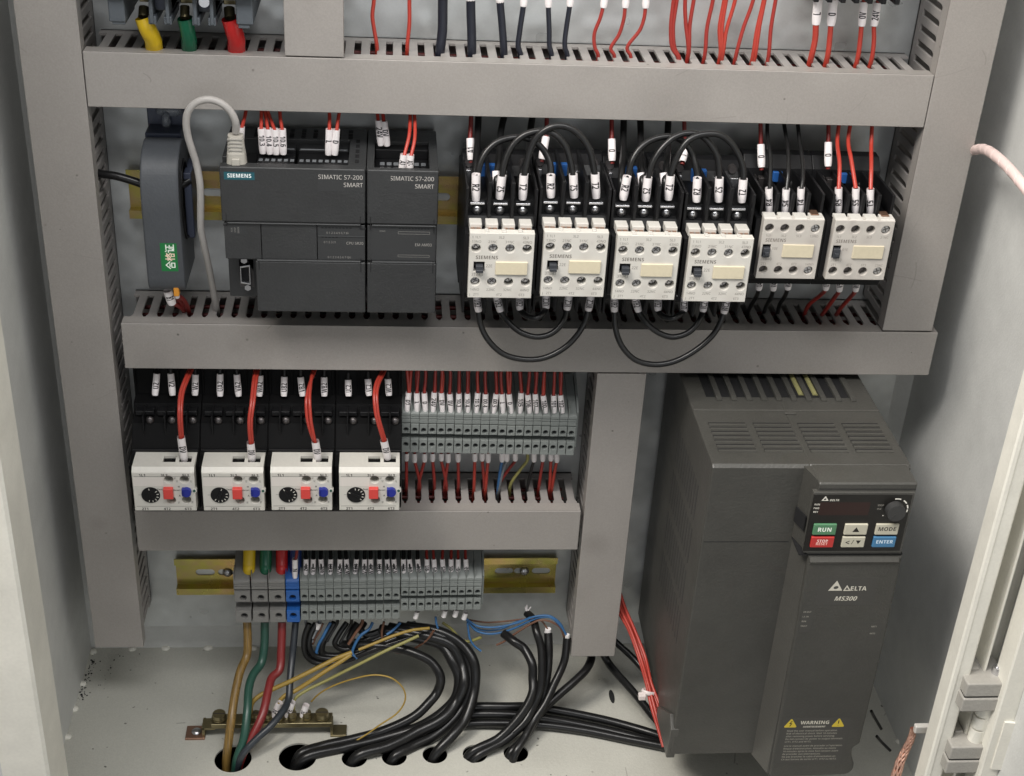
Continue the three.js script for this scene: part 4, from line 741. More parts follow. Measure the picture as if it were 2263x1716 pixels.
  printed(o, 'warning_print', 505.6, 555.6, -316, -272.6, ZC + 0.55, dk, 21, (x) => {
    const tri = (cx, bolt) => { x.fillStyle = '#c9b23a'; x.strokeStyle = '#c9b23a'; x.lineWidth = 1.6; x.lineJoin = 'round'; x.beginPath(); x.moveTo(cx, 1.6); x.lineTo(cx + 3.6, 7.8); x.lineTo(cx - 3.6, 7.8); x.closePath(); x.fill(); x.stroke(); x.strokeStyle = '#3b3418'; x.lineWidth = 0.7; x.beginPath(); if (bolt) { x.moveTo(cx + 0.7, 2.6); x.lineTo(cx - 0.7, 5); x.lineTo(cx + 0.7, 5); x.lineTo(cx - 0.5, 7.6); } else { x.moveTo(cx, 2.6); x.lineTo(cx, 5.6); x.moveTo(cx, 6.9); x.lineTo(cx, 7.3); } x.stroke(); };
    tri(6, true); tri(40.4, false);
    x.fillStyle = '#c8c4b6'; x.font = 'bold 4.3px sans-serif'; x.textAlign = 'center'; x.textBaseline = 'middle'; x.fillText('WARNING', 23.4, 4.2); x.font = 'bold 2.1px sans-serif'; x.fillText('AVERTISSEMENT', 23.4, 7.9);
    const L = ['Read the user manual before operation.', 'Risk of electrical shock. Wait 10 minutes', 'after removing power before servicing.', 'Do not connect AC power to output terminals', 'U/T1, V/T2 and W/T3.', '', "Lire le manuel avant de proceder a l'operation.", "Risque d'electrocution. Attendre au moins", '10 minutes apres la mise hors tension avant', 'de proceder aux interventions.', "Ne pas brancher le cable d'alimentation en", 'CA aux bornes de sortie U/T1, V/T2 ou W/T3.'];
    let y = 11.6; for (const q of L) { if (!q) { y += 1.4; continue; } text(x, q, 4.2, y, 2.05, '#a8a498', 'left'); y += 2.62; }
  }, 0.5);
}

// ================================================================ brass earth bar on the cabinet floor
{
  const o = thing('earth_bar', 'brass earth bar with screws standing on the cabinet floor', 'earth bar', [142, FLOOR, 80]);
  const Y = FLOOR + 14;
  part(o, 'bar', bx(93, 186, Y - 4.5, Y, 73, 85, 0.6), M.brass);
  part(o, 'bracket_foot', [bx(73, 88, FLOOR, FLOOR + 2, 73, 87, 0.4)], M.copper);
  each(o, 'bracket_foot', [bx(86, 88, FLOOR, Y - 3, 74, 85), bx(86, 96, Y - 5.5, Y - 3.6, 74, 85), bx(184.5, 186.5, FLOOR, Y - 3, 74, 85), bx(184.5, 197, FLOOR, FLOOR + 2, 74, 86, 0.4)], M.brass);
  part(o, 'foot_screw', new THREE.SphereGeometry(4, 14, 8, 0, 6.3, 0, 1.4).scale(1, 0.6, 1).translate(81, FLOOR + 2, 80), M.screw);
  for (const [x, r] of [[99, 5.4], [127, 3.6], [136, 3.6], [145, 3.6], [155, 3.6], [166.5, 3.6], [178, 5.4]]) { const s = part(o, 'bar_screw', [cyl(x, Y, 79, r * 0.9, 1.4, 'y'), cyl(x, Y + 1.4, 79, r * 1.1, 0.9, 'y'), cyl(x, Y + 2.6, 79, r, 3.2, 'y', r * 0.92)], M.brass); part(s, 'screw_slot', bx(x - r * 0.8, x + r * 0.8, Y + 5.5, Y + 5.9, 78.6, 79.4), M.screwDark); }
}

// ================================================================ hinge blocks on the right upright
{
  const o = thing('door_hinge', 'grey die cast door hinge with white pin barrel at the lower right', 'hinge', [617, -225, 226]);
  // two clamp blocks, the pin barrel between them and its wing on the door
  for (const [y, x] of [[-210, 605.2], [-266, 606.6]]) { const blk = part(o, 'hinge_block', [bx(x - 0.4, x + 27.8, y + 0.6, y + 12, 208, 235, 1.3), bx(x - 0.8, x + 28.4, y - 12, y - 0.5, 208, 235.4, 1.3), bx(x + 6, x + 12, y + 10, y + 14, 208, 222, 1)], M.hinge); part(blk, 'block_groove', bx(x + 0.4, x + 27, y - 0.6, y + 0.7, 209, 234.2), M.pit); }
  part(o, 'pin_barrel', [bx(625, 637.5, -254, -223, 220, 232, 2), cyl(625, -231, 227, 5.2, 9, 'y'), cyl(625, -242, 227, 5.2, 9.4, 'y'), cyl(625, -254, 227, 5.2, 10.4, 'y'), prof2([[634, 228], [634, 241.5], [641, 242.5], [641, 240.5], [636, 239.5], [636, 228]], -268, -226)], M.frame);
  part(o, 'hinge_screw', [cyl(628.4, -199, 224, 4, 6, 'y', 3.4, 14), cyl(628.4, -193, 224, 2, 0.8, 'y', 2, 6)], M.steel);
}

// ================================================================ wires above the uppermost duct
const down = (u, v, z = 30) => { const p = at(u, v, z); return new THREE.Vector3(p.x, p.y - 14, p.z - 4); };
{
  const Z = 30, k = 0.3436, A = (x, y) => [750 + x * k, y * k, Z], B = (x, y) => [1500 + x * 0.345, y * 0.345, Z];
  const run = (f, pts) => { const q = pts.map(([x, y]) => f(x, y)); const l = q[q.length - 1]; return [at(...q[0]).add(new THREE.Vector3(0, 30, 4)), ...q, down(l[0], l[1], Z)]; };
  const g1 = 'wires dropping into the uppermost duct';
  wire('wire', 'thin red wire dropping into the duct just right of the short grey vertical duct', run(A, [[222, 0], [212, 100], [225, 200], [240, 290]]), 1.25, M.redBright);
  wire('wire', 'thin red wire left of the thickest black cables above the duct', run(A, [[450, 0], [450, 150], [437, 290]]), 1.25, M.redBright);
  wire('cable', 'thickest black cable without a visible sleeve above the uppermost duct', run(A, [[665, 0], [662, 200], [647, 330]]), 3.1, M.navy, { cat: 'cable' });
  const sl = (f, x0, y0, x1, y1, r, t = '') => [f(x0, y0), f(x1, y1), r, t, 1];
  wire('cable', 'thick black cable, second of six black leads entering the uppermost duct', run(A, [[845, 0], [850, 200], [852, 340]]), 2.9, M.navy, { cat: 'cable', marks: [sl(A, 843, -60, 845, 5, 3.3)] });
  wire('cable', 'thick black cable, third of six black leads, leaning to the right', run(A, [[1034, 0], [1046, 150], [1058, 350]]), 2.4, M.navy, { cat: 'cable', marks: [sl(A, 1030, -60, 1034, 15, 2.8)] });
  wire('cable', 'black lead, fourth of six, with white sleeve and kink before its slot', run(A, [[1188, 0], [1160, 200], [1150, 300], [1165, 350]]), 1.75, M.navy, { cat: 'cable', marks: [sl(A, 1190, -50, 1184, 40, 2.3)] });
  wire('cable', 'black lead, fifth of six, hanging nearly straight under its white sleeve', run(A, [[1345, 0], [1350, 200], [1352, 300], [1365, 350]]), 1.6, M.navy, { cat: 'cable', marks: [sl(A, 1344, -50, 1345, 45, 2.3)] });
  wire('cable', 'black lead, rightmost of six, beside the first sleeved red wires', run(A, [[1486, 0], [1450, 300], [1466, 350]]), 1.6, M.navy, { cat: 'cable', marks: [sl(A, 1490, -50, 1483, 40, 2.3)] });
  wire('wire', 'red wire with white sleeve, left of three curving left into the duct', run(A, [[1705, 0], [1680, 110], [1640, 220], [1645, 310], [1664, 350]]), 1.2, M.red, { marks: [sl(A, 1712, -50, 1698, 48, 2.3)] });
  wire('wire', 'red wire with white sleeve, middle of three curving left into the duct', run(A, [[1840, 0], [1832, 110], [1800, 220], [1745, 315], [1768, 356]]), 1.2, M.red, { marks: [sl(A, 1846, -50, 1840, 48, 2.3)] });
  wire('wire', 'red wire with white sleeve, right of three curving left into the duct', run(A, [[1972, 0], [1962, 110], [1935, 190], [1850, 312], [1874, 360]]), 1.2, M.red, { marks: [sl(A, 1974, -50, 1970, 50, 2.3)] });
  wire('wire_pair', 'pair of red wires running together just right of the sleeved red three', run(A, [[2150, 0], [2132, 180], [2142, 310], [2180, 375]]), 1.25, M.red, { cat: 'wires', extra: [run(A, [[2172, 0], [2148, 180], [2158, 310], [2188, 378]])] });
  wire('wire_pair', 'red wire pair joining in a V at a slot, left of the bare slots', run(B, [[42, 0], [46, 150], [62, 325]]), 1.3, M.red, { cat: 'wires', extra: [run(B, [[97, 0], [72, 160], [66, 325]])] });
  wire('wire', 'single red wire between the V shaped pair and the crossing trio', run(B, [[220, 0], [182, 180], [170, 335]]), 1.3, M.red);
  wire('wire_pair', 'three red wires crossing just above one duct slot', run(B, [[292, 0], [262, 180], [268, 335]]), 1.3, M.redBright, { cat: 'wires', extra: [run(B, [[305, 0], [278, 180], [278, 335]]), run(B, [[362, 0], [305, 200], [285, 338]])] });
  wire('wire', 'red wire slanting strongly to the left below the breaker strip', run(B, [[478, 0], [415, 180], [370, 345]]), 1.3, M.red);
  wire('wire_pair', 'bright red wire pair pressed together above the last used slot but one', run(B, [[545, 0], [500, 200], [478, 345]]), 1.3, M.redBright, { cat: 'wires', extra: [run(B, [[552, 0], [520, 160], [492, 350]])] });
  wire('wire', 'red wire, rightmost unmarked one before the marked strip wires', run(B, [[622, 0], [592, 180], [576, 360]]), 1.3, M.red);
  const strip = [['L', 895, 0, 880, 156, 875, 250, 855, 345, 2.0, 2.9], ['0', 993, 0, 976, 162, 968, 250, 956, 355, 1.8, 2.9], ['0V', 1188, 15, 1172, 165, 1164, 250, 1150, 362, 1.6, 2.6], ['24V', 1276, 20, 1252, 165, 1252, 250, 1240, 366, 1.5, 2.6]];
  for (const [t, a, b, c, d, e, f, g, h, r, rs] of strip) wire('marked_wire', `red wire with white sleeve ${t} hanging from the black terminal strip`, run(B, [[a, b], [c, d], [e, f], [g, h]]), r, M.redBright, { marks: [[B(a, b - 6), B(c, d), rs, t, 1]] });
}

// breaker leads in coloured shrink sleeve
for (const [n, c, mat, pts, r] of [['yellow', 'left', M.shrinkY, [[318, 16, 50], [316, 38, 54], [325, 62, 54], [337, 86, 50], [340, 104, 46]], 5.2], ['green', 'middle', M.shrinkG, [[408, 14, 50], [408, 40, 54], [414, 66, 53], [417, 88, 50], [418, 106, 46]], 4.7], ['red', 'right', M.shrinkR, [[506, 18, 50], [508, 40, 54], [516, 66, 53], [522, 88, 50], [522, 106, 46]], 5.4]]) {
  const v = pts.map(P), last = v[v.length - 1]; v.push(new THREE.Vector3(last.x, last.y - 16, last.z - 3));
  const o = thing('breaker_lead', `breaker lead in ${n} shrink sleeve, ${c} of three at the top left`, 'cable', v[5].toArray());
  part(o, 'shrink_sleeve', tube(v.slice(1), r, 30, 16), mat); part(o, 'crimp_lug', [tube(v.slice(0, 2), r * 0.6, 10, 12)], M.brass);
}

// ================================================================ wires on the controller
{
  const B0 = (u, v) => [u, v, 42];
  const mk = (t, label, topU, topV, botU, botV, z, wpts, dir = -1, r = 2.25) => wire('marked_wire', label, [...wpts, [topU, topV + 6, z]], 1.15, M.redBright, { marks: [[[topU, topV, z], [botU, botV, z], r, t, dir]] });
  mk('10.0', 'red wire with blank white sleeve hidden behind the grey network plug', 533, 280, 530, 330, 54, [[545, 236, 42], [541, 256, 46]]);
  mk('10.3', 'red wire marked 10.3 on the controller, leftmost of four white sleeves', 577, 283, 580.5, 339, 54, [[577, 236, 42], [577, 256, 46]]);
  mk('10.4', 'red wire marked 10.4 on the controller, second of four white sleeves', 592.5, 284, 596, 340, 54, [[583, 236, 42], [587, 258, 46]]);
  mk('10.5', 'red wire marked 10.5 on the controller, third of four white sleeves', 608, 285, 610.5, 341, 54, [[588, 236, 42], [597, 262, 46]]);
  mk('10.6', 'red wire marked 10.6 on the controller, rightmost of four white sleeves', 624, 285, 626, 341, 54, [[618, 236, 42], [619, 258, 46]]);
  mk('L', 'red wire marked L on the controller beside the wire marked 0', 727.5, 285, 725.5, 342, 54, [[727, 236, 42], [728, 258, 46]]);
  mk('0', 'red wire marked 0 on the controller beside the wire marked L', 743.5, 286, 739.5, 342, 54, [[752, 236, 42], [748, 258, 46]]);
  mk('24V', 'red wire marked 24V at the back of the extension module', 836, 265, 841.5, 321, 40, [[833, 232, 34], [834, 250, 36]]);
  mk('0V', 'red wire marked 0V at the back of the extension module', 848.5, 267, 855.5, 322, 40, [[845, 232, 34], [846, 250, 36]]);
  mk('AI', 'bright red wire marked AI, left of the pair at the extension module', 892.5, 341, 887.5, 378, 70, [[906, 236, 42], [906, 268, 50], [904, 300, 60]]);
  mk('AI-', 'bright red wire marked AI, right of the pair at the extension module', 907.5, 342, 905, 378, 70, [[914, 236, 42], [917, 275, 52], [916, 310, 62]]);
}
// grey network cable
{
  const v = [[520.5, 292, 73], [520, 268, 76], [506, 243, 77], [487, 227.5, 77], [461, 220, 77], [434, 226, 77], [416.5, 244, 77], [411, 268, 76], [414.6, 300, 74], [424, 332, 72], [434, 364, 70], [442, 412, 70], [443, 476, 68], [443.5, 505, 66], [450, 540, 62], [462.5, 598, 52], [474, 660, 38], [478.5, 686, 30], [479, 705, 22]].map(P);
  const o = thing('network_cable', 'grey network cable looping from the controller plug over the duct', 'cable', v[0].toArray());
  part(o, 'cable_sheath', tube(v, 2.25, 120, 14), M.lan);
  const a = at(520, 298, 73), y1 = a.y, y0 = 88.2, x = a.x, plug = (y, w, d) => [y, w, d];
  const secs = [[y1, 4.6, 4.2], [y1 - 4, 4.9, 4.6], [y1 - 9.5, 5.3, 5], [y1 - 11, 5.6, 5.4], [y0 - 8, 6.8, 5.6]];
  const body = []; for (let i = 0; i < secs.length - 1; i++) { const [ya, wa, da] = secs[i], [yb, wb, db] = secs[i + 1]; const g = new THREE.CylinderGeometry(1, 1, 1, 24); const p = g.attributes.position; for (let j = 0; j < p.count; j++) { const up = p.getY(j) > 0, w = up ? wa : wb, d = up ? da : db, X = p.getX(j), Z = p.getZ(j), q = Math.pow(Math.abs(X) ** 4 + Math.abs(Z) ** 4, 0.25) || 1, L = Math.hypot(X, Z) || 0; p.setXYZ(j, x + (L ? X / q * w : 0), up ? ya : yb, 73 + (L ? Z / q * d : 0)); } g.computeVertexNormals(); body.push(g); }
  const pl = part(o, 'plug_boot', body, M.lanPlug);
  part(pl, 'boot_grooves', [0, 1, 2, 3].map((i) => bx(x - (i % 2 ? 4.2 : 4.6), x + (i % 2 ? 4.2 : 4.6), y1 - 1.8 - i * 2.3, y1 - 1.2 - i * 2.3, 76.5, 78 + i * 0.12)), M.hinge);
  part(pl, 'plug_latch', [bx(x - 2.4, x + 2.4, y0 - 8, y0 + 4.5, 77, 79.6, 0.5)], M.lanPlug);
}
// black cable through the current transformer, its red tail wires
wire('cable', 'black cable passing through the current transformer from the left duct', [[196, 372, 30], [222, 384, 34], [255, 389, 36], [300, 402, 37], [350, 420, 37], [400, 408, 36], [420, 398, 34]], 2.7, M.cable, { cat: 'cable' });
wire('wire_pair', 'short dark red wires with two white sleeves under the current transformer', [[382, 652, 52], [396, 664, 46], [408, 682, 36], [412, 700, 26]], 1.7, M.redDark, { cat: 'wires', extra: [[[386, 650, 54], [402, 660, 48], [414, 680, 38], [418, 698, 28]], [[378, 668, 52], [394, 676, 44], [406, 688, 34], [408, 704, 26]]], marks: [[[370, 642, 54], [380, 672, 52], 3, 'B1', -1], [[388, 628, 55], [391, 658, 53], 1.9, '', 1]] });

// ================================================================ wires on the contactors
{
  const zf = 88;
  // white sleeves with the black jumper arcs between contactors one and two, three and four
  const K = 6.258, A = (x, y, z) => [1000 + x / K, 240 + y / K, z], B = (x, y, z) => [1340 + x / K, 240 + y / K, z];
  const arc = (f, pts, z0, zm) => pts.map(([x, y], i) => f(x, y, z0 + (zm - z0) * Math.sin(Math.PI * i / (pts.length - 1))));
  const sets = [
    ['R2', A, [[338, 1120], [345, 930], [400, 720], [500, 560], [650, 450], [850, 400], [1030, 410], [1180, 490], [1290, 620], [1350, 760], [1362, 930], [1362, 1120]], [[325, 905], [322, 1272]], [[1360, 915], [1361, 1225]], 'first two', 2.1],
    ['S2', A, [[655, 1120], [690, 920], [720, 760], [770, 620], [840, 500], [950, 395], [1080, 335], [1250, 312], [1400, 350], [1530, 470], [1610, 640], [1665, 920], [1680, 1120]], [[686, 925], [650, 1245]], [[1670, 905], [1684, 1228]], 'first two', 2.1],
    ['T2', A, [[970, 1120], [995, 920], [1030, 740], [1080, 560], [1150, 420], [1280, 300], [1450, 240], [1620, 270], [1780, 390], [1890, 560], [1965, 900], [1985, 1120]], [[988, 912], [968, 1255]], [[1972, 895], [1988, 1235]], 'first two', 2.1],
    ['R2', B, [[255, 1120], [300, 940], [360, 720], [460, 560], [600, 450], [800, 390], [980, 410], [1110, 500], [1190, 640], [1230, 780], [1262, 960], [1255, 1120]], [[290, 935], [232, 1258]], [[1262, 955], [1248, 1285]], 'third and fourth', 2.05],
    ['S2', B, [[560, 1120], [590, 940], [640, 760], [740, 590], [850, 470], [960, 390], [1130, 340], [1300, 370], [1430, 480], [1530, 640], [1558, 800], [1566, 960], [1560, 1120]], [[578, 948], [543, 1272]], [[1566, 955], [1553, 1285]], 'third and fourth', 2.05],
    ['T2', B, [[870, 1120], [895, 910], [960, 720], [1040, 560], [1130, 450], [1250, 380], [1420, 350], [1580, 370], [1720, 470], [1830, 640], [1888, 800], [1898, 970], [1885, 1120]], [[890, 918], [858, 1258]], [[1897, 970], [1872, 1292]], 'third and fourth', 2.05]];
  sets.forEach(([t, f, pts, s1, s2, who, r], i) => wire('jumper_cable', `black jumper cable marked ${t} arching over the ${who} large contactors`, arc(f, pts, zf, 74 + (i % 3) * 3), r, M.cable, { cat: 'cable', n: 90, rad: 14, marks: [[f(...s1[0], zf), f(...s1[1], zf), 2.75, t, i % 3 === 1 ? 1 : -1], [f(...s2[0], zf), f(...s2[1], zf), 2.75, t, i % 2 ? 1 : -1]] }));
  // second black feeds going straight up into the duct behind the arcs
  const ups = [[1058, 1056, 1050, 'first'], [1118, 1107, 1098, 'second'], [1180, 1172, 1150, 'third']];
  for (const [a, b, c, n] of ups) wire('cable', `black supply cable, ${n} of three rising behind the left jumper arcs`, [[a, 240, 34], [b, 290, 44], [b - 3, 340, 62], [c, 400, 84], [c, 436, 86]], 2.25, M.cable, { cat: 'cable', marks: n === 'second' ? [[[1096, 378, 80], [1098, 430, 86], 2.4, '', 1]] : [] });
  for (const [a, b, c, n] of [[1380, 1378, 1373, 'first'], [1414, 1416, 1420, 'second'], [1479, 1476, 1470, 'third']]) wire('cable', `black supply cable, ${n} of three rising behind the right jumper arcs`, [[a, 240, 34], [b, 290, 42], [b, 340, 58], [c, 400, 84], [c, 436, 86]], 2.2, M.cable, { cat: 'cable', marks: n === 'first' ? [] : [[[c - 4, 382, 80], [c + 2, 432, 86], 2.4, '', 1]] });
  // coil wires marked 0
  const coil = [[1042, 1039, 306, 1041, 354, 'A1', 'partly hidden at the left edge of the first contactor'], [1209, 1207, 302, 1197, 352, '0', 'under the left jumper arcs'], [1352, 1352, 307, 1353, 356, '0', 'between the two groups of jumper arcs'], [1512, 1513, 332, 1508, 358, '0', 'under the right jumper arcs'], [1680, 1682, 319, 1683.5, 370, '0', 'left of the black wires R4 S4 T4'], [1832, 1831, 314, 1830.5, 368, '0', 'left of the red wires R5 S5 T5']];
  for (const [a, u0, v0, u1, v1, t, where] of coil) wire('marked_wire', `red coil wire with sleeve ${t} ${where}`, [[a, 242, 38], [(a + u0) / 2, 275, 42], [u0, v0 + 4, 48], [u1, v1 + 6, 54]], 1.45, M.redDark, { marks: [[[u0, v0, 48], [u1, v1, 54], 2.5, t, 1]] });
  // small contactor feeds
  const f4 = [['R4', M.cable, [[1698, 244, 38], [1696, 290, 46], [1703, 350, 66], [1701, 420, 84]], [1699.5, 415], [1700, 471]], ['S4', M.cable, [[1729, 244, 38], [1735, 286, 44], [1742, 330, 60], [1742.5, 380, 76], [1738, 422, 84]], [1738, 417], [1734.5, 473]], ['T4', M.cable, [[1761, 244, 38], [1766, 300, 48], [1773, 350, 64], [1775, 392, 78], [1771, 420, 84]], [1771, 415], [1768.5, 471.5]],
    ['R5', M.redBright, [[1859, 244, 38], [1851, 308, 50], [1856, 366, 72], [1854, 420, 84]], [1853.7, 415], [1853, 471]], ['S5', M.redBright, [[1886, 244, 38], [1875, 308, 50], [1882, 355, 68], [1892, 418, 84]], [1892, 415], [1890.5, 471.5]], ['T5', M.redBright, [[1929, 244, 38], [1926, 320, 52], [1926, 372, 74], [1924.5, 420, 84]], [1924, 417], [1923, 473]]];
  for (const [t, m, pts, a, b] of f4) wire('marked_wire', `${m === M.cable ? 'black' : 'red'} wire with white sleeve ${t} on top of the ${m === M.cable ? 'first' : 'second'} small contactor`, pts, 1.35, m, { marks: [[[a[0], a[1], 84], [b[0], b[1], 84], 2.4, t, 1]] });
  // lower loops
  const z = 88, low = (s0, s1, mid, s2, s3, t0, t1, label) => { const n = mid.length; wire('jumper_cable', label, [[s0[0], s0[1], z], [s1[0], s1[1], z], ...mid.map(([u, v], i) => [u, v, z + 8 * Math.sin(Math.PI * (i + 1) / (n + 1))]), [s3[0], s3[1], z], [s2[0], s2[1], z]], 1.95, M.cable, { cat: 'cable', n: 90, rad: 14, marks: [[[s0[0], s0[1], z], [s1[0], s1[1], z], 2.55, t0, -1], [[s2[0], s2[1], z], [s3[0], s3[1], z], 2.55, t1, 1]] }); };
  low([1053, 650], [1057.5, 688], [[1062, 718], [1079, 752], [1113, 783], [1161, 795], [1207, 790], [1255, 763], [1289, 720]], [1307, 650], [1300, 686], 'UB2', 'WC2', 'black jumper loop hanging lowest below the first two large contactors');
  low([1096, 650], [1106, 688], [[1128, 717], [1155, 737], [1190, 745], [1221, 736], [1244, 712]], [1258, 650], [1253, 684], 'VB2', 'VC2', 'black jumper loop, middle one below the first two large contactors');
  low([1148, 650], [1149, 684], [[1166, 700], [1186, 703], [1199, 694]], [1207, 646], [1206.5, 681], 'WB2', 'UC2', 'short black jumper loop, innermost below the first two large contactors');
  low([1358, 652], [1358, 688], [[1360, 725], [1375, 766], [1405, 796], [1446, 806], [1491, 799], [1541, 772], [1580, 735]], [1609, 655], [1600, 692], 'UB2', 'WC2', 'black jumper loop hanging lowest below the third and fourth contactors');
  low([1402, 652], [1411.5, 688], [[1430, 716], [1460, 738], [1490, 745], [1525, 733], [1546, 708]], [1559, 655], [1553.5, 688], 'VB2', 'VC2', 'black jumper loop, middle one below the third and fourth contactors');
  low([1454, 652], [1454, 686], [[1469, 702], [1489, 704], [1503, 695]], [1513, 655], [1511, 688], 'WB2', 'UC2', 'short black jumper loop, innermost below the third and fourth contactors');
  const s4 = [['U4', M.cable, 1680, 1677, 640, [[1672, 655], [1660, 676], [1652, 694]], 'left'], ['V4', M.cable, 1712, 1709, 641, [[1704, 658], [1694, 676], [1688, 694]], 'middle'], ['W4', M.cable, 1744, 1741, 639, [[1734, 656], [1723, 674], [1718, 696]], 'right'], ['U5', M.red, 1829, 1825, 640, [[1814, 652], [1788, 674], [1776, 702]], 'left'], ['V5', M.red, 1858, 1855, 643, [[1846, 656], [1826, 684], [1812, 706]], 'middle'], ['W5', M.red, 1895, 1891, 643, [[1880, 657], [1858, 682], [1844, 706]], 'right']];
  for (const [t, m, a, b, v, pts, n] of s4) wire('marked_wire', `${m === M.cable ? 'black' : 'red'} wire with white sleeve ${t}, ${n} of three under its small contactor`, [[a, 612, 74], [b, v - 4, 72], ...pts.map(([u, w], i) => [u, w, 64 - 14 * (i + 1)]), down(pts[2][0], pts[2][1], 18)], 1.5, m, { marks: [[[a, 610, 74], [b, v, 72], 2.35, t, 1]] });
}

// ================================================================ wires on the overload relays
{
  const mk = [['U2', 346, 826, 342, 874], ['V2', 377, 826, 381, 874], ['W2', 431.5, 828, 430.5, 874], ['UA2', 486, 827, 486, 876], ['VA2', 523, 828, 527, 876], ['WA2', 574.5, 830, 573, 876], ['UB2', 628, 833, 627, 876], ['VB2', 664, 834, 668.5, 876], ['WB2', 716, 834, 716.5, 876], ['UC2', 769, 840, 770, 876], ['VC2', 813, 838, 815.5, 875], ['WC2', 857, 838, 859.5, 875]];
  mk.forEach(([t, a, b, c, d], i) => wire('marked_wire', `black wire with white sleeve ${t} entering the ${ORD[Math.floor(i / 3)]} overload relay from above`, [[a + 1, b - 26, 36], [a, b - 4, 39], [c, d - 6, 43.6], [c, d - 3, 44.2]], 1.5, M.cable, { marks: [[[a, b, 41], [c, d, 46], 2.35, t, i % 3 === 1 && i < 3 ? -1 : 1]] }));
  const rd = [[[424, 796, 30], [417, 818, 44], [406, 845, 60], [398, 870, 70], [395, 914, 82], [398.5, 968, 84], [402, 985, 83]], [[566, 796, 30], [563.5, 818, 44], [559, 850, 62], [555, 890, 76], [550, 931, 83], [553, 980, 84], [555, 992, 83]], [[694, 796, 30], [691, 818, 44], [686, 850, 62], [684, 885, 76], [687, 931, 83], [696, 976, 84], [699, 990, 83]], [[850, 796, 30], [843, 822, 44], [831, 848, 62], [827, 872, 74], [830, 914, 82], [846, 972, 84], [850, 988, 83]]];
  const sl = [[[399.5, 966], [407, 1018]], [[553.5, 978], [557, 1018]], [[696.5, 975], [703, 1017]], [[848, 973], [857, 1014]]];
  rd.forEach((p, i) => wire('wire_pair', `pair of red wires in a 0V sleeve plugged into the ${ORD[i]} overload relay`, p, 1.2, M.redBright, { cat: 'wires', n: 60, extra: [p.map(([u, v, z], j) => [u + (i === 2 ? 8 * Math.cos(j * 0.9) : 7 - j * 0.5), v, z - 1])], marks: [[[sl[i][0][0], sl[i][0][1], 84], [sl[i][1][0], sl[i][1][1], 81], 2.7, '0V', -1]] }));
}

// ================================================================ wires on the upper terminal row
{
  const X = (x) => 880 + x / 5.257, Y = (y) => 820 + y / 5.257;
  const t = [['01', 122, 100, 246], ['L', 215, 220, 250], ['0', 303, 317, 252], ['24V', 420, 403, 244], ['0V', 500, 516, 250], ['0V', 598, 612, 262], ['10.3', 705, 706, 256], ['10.4', 805, 806, 256], ['10.5', 925, 905, 250], ['00.4', 1015, 1010, 262], ['00.5', 1140, 1106, 262], ['L', 1206, 1216, 262], ['0', 1286, 1312, 264], ['105', 1430, 1413, 250], ['106', 1506, 1524, 270], ['107', 1592, 1604, 262], ['100', 1684, 1712, 280], ['101', 1806, 1810, 280], ['102', 1886, 1905, 276]];
  t.forEach(([s, a, b, y], i) => { const up = [[X(a + (i * 37 % 60) - 26), 800, 34], [X(a + (i * 37 % 40) - 18), 822, 37]]; const dbl = i % 3 !== 2 ? [[[X(a + 34 - (i * 23 % 50)), 800, 32], [X(a + 22 - (i * 23 % 30)), 830, 37], [X(a + 6), Y(y + 16), 41]]] : [];
    wire('marked_wire', `red wire with sleeve ${s} in the ${ORD[i]} place along the upper terminal row`, [...up, [X(a), Y(y + 14), 41], [X((a + b) / 2), Y(370), 42]], 1.15, i % 4 ? M.red : M.redBright, { extra: dbl, marks: [[[X(a), Y(y), 41], [X(b), Y(486), 42.5], 2.1, s, -1]] }); });
  const lowW = [[95, 95, 1300, 'red'], [190, 250, 1310, 'red'], [305, 240, 1310, 'red'], [400, 420, 1300, 'red'], [500, 560, 1330, 'red'], [580, 540, 1320, 'red'], [695, 700, 1310, 'red'], [890, 880, 1370, 'bright red'], [975, 1000, 1320, 'red'], [1045, 1015, 1390, 'bright red'], [1205, 1160, 1380, 'blue'], [1262, 1165, 1390, 'grey'], [1360, 1170, 1330, 'dark red'], [1500, 1310, 1310, 'yellow green'], [1578, 1500, 1360, 'black'], [1680, 1640, 1310, 'red'], [1775, 1760, 1350, 'bright red'], [1845, 1790, 1350, 'bright red']];
  const mats = { red: M.red, 'bright red': M.redBright, 'dark red': M.redDark, blue: M.blue, grey: M.greyWire, 'yellow green': M.yellowGreen, black: M.cable };
  lowW.forEach(([a, b, y, c], i) => wire('wire', `${c} wire, ${ORD[i]} from the left under the upper terminal row`, [[X(a), Y(930), 36], [X(a), Y(1040), 34], [X(a + (b - a) * 0.35), Y(1130), 32], [X(b), Y(y), 28], down(X(b), Y(y), 24)], 1.2, mats[c], { marks: i === 13 ? [] : [[[X(a), Y(950), 36], [X(a), Y(1038 + (i * 7 % 4) * 6), 34.5], 1.95, '', 1]] }));
}

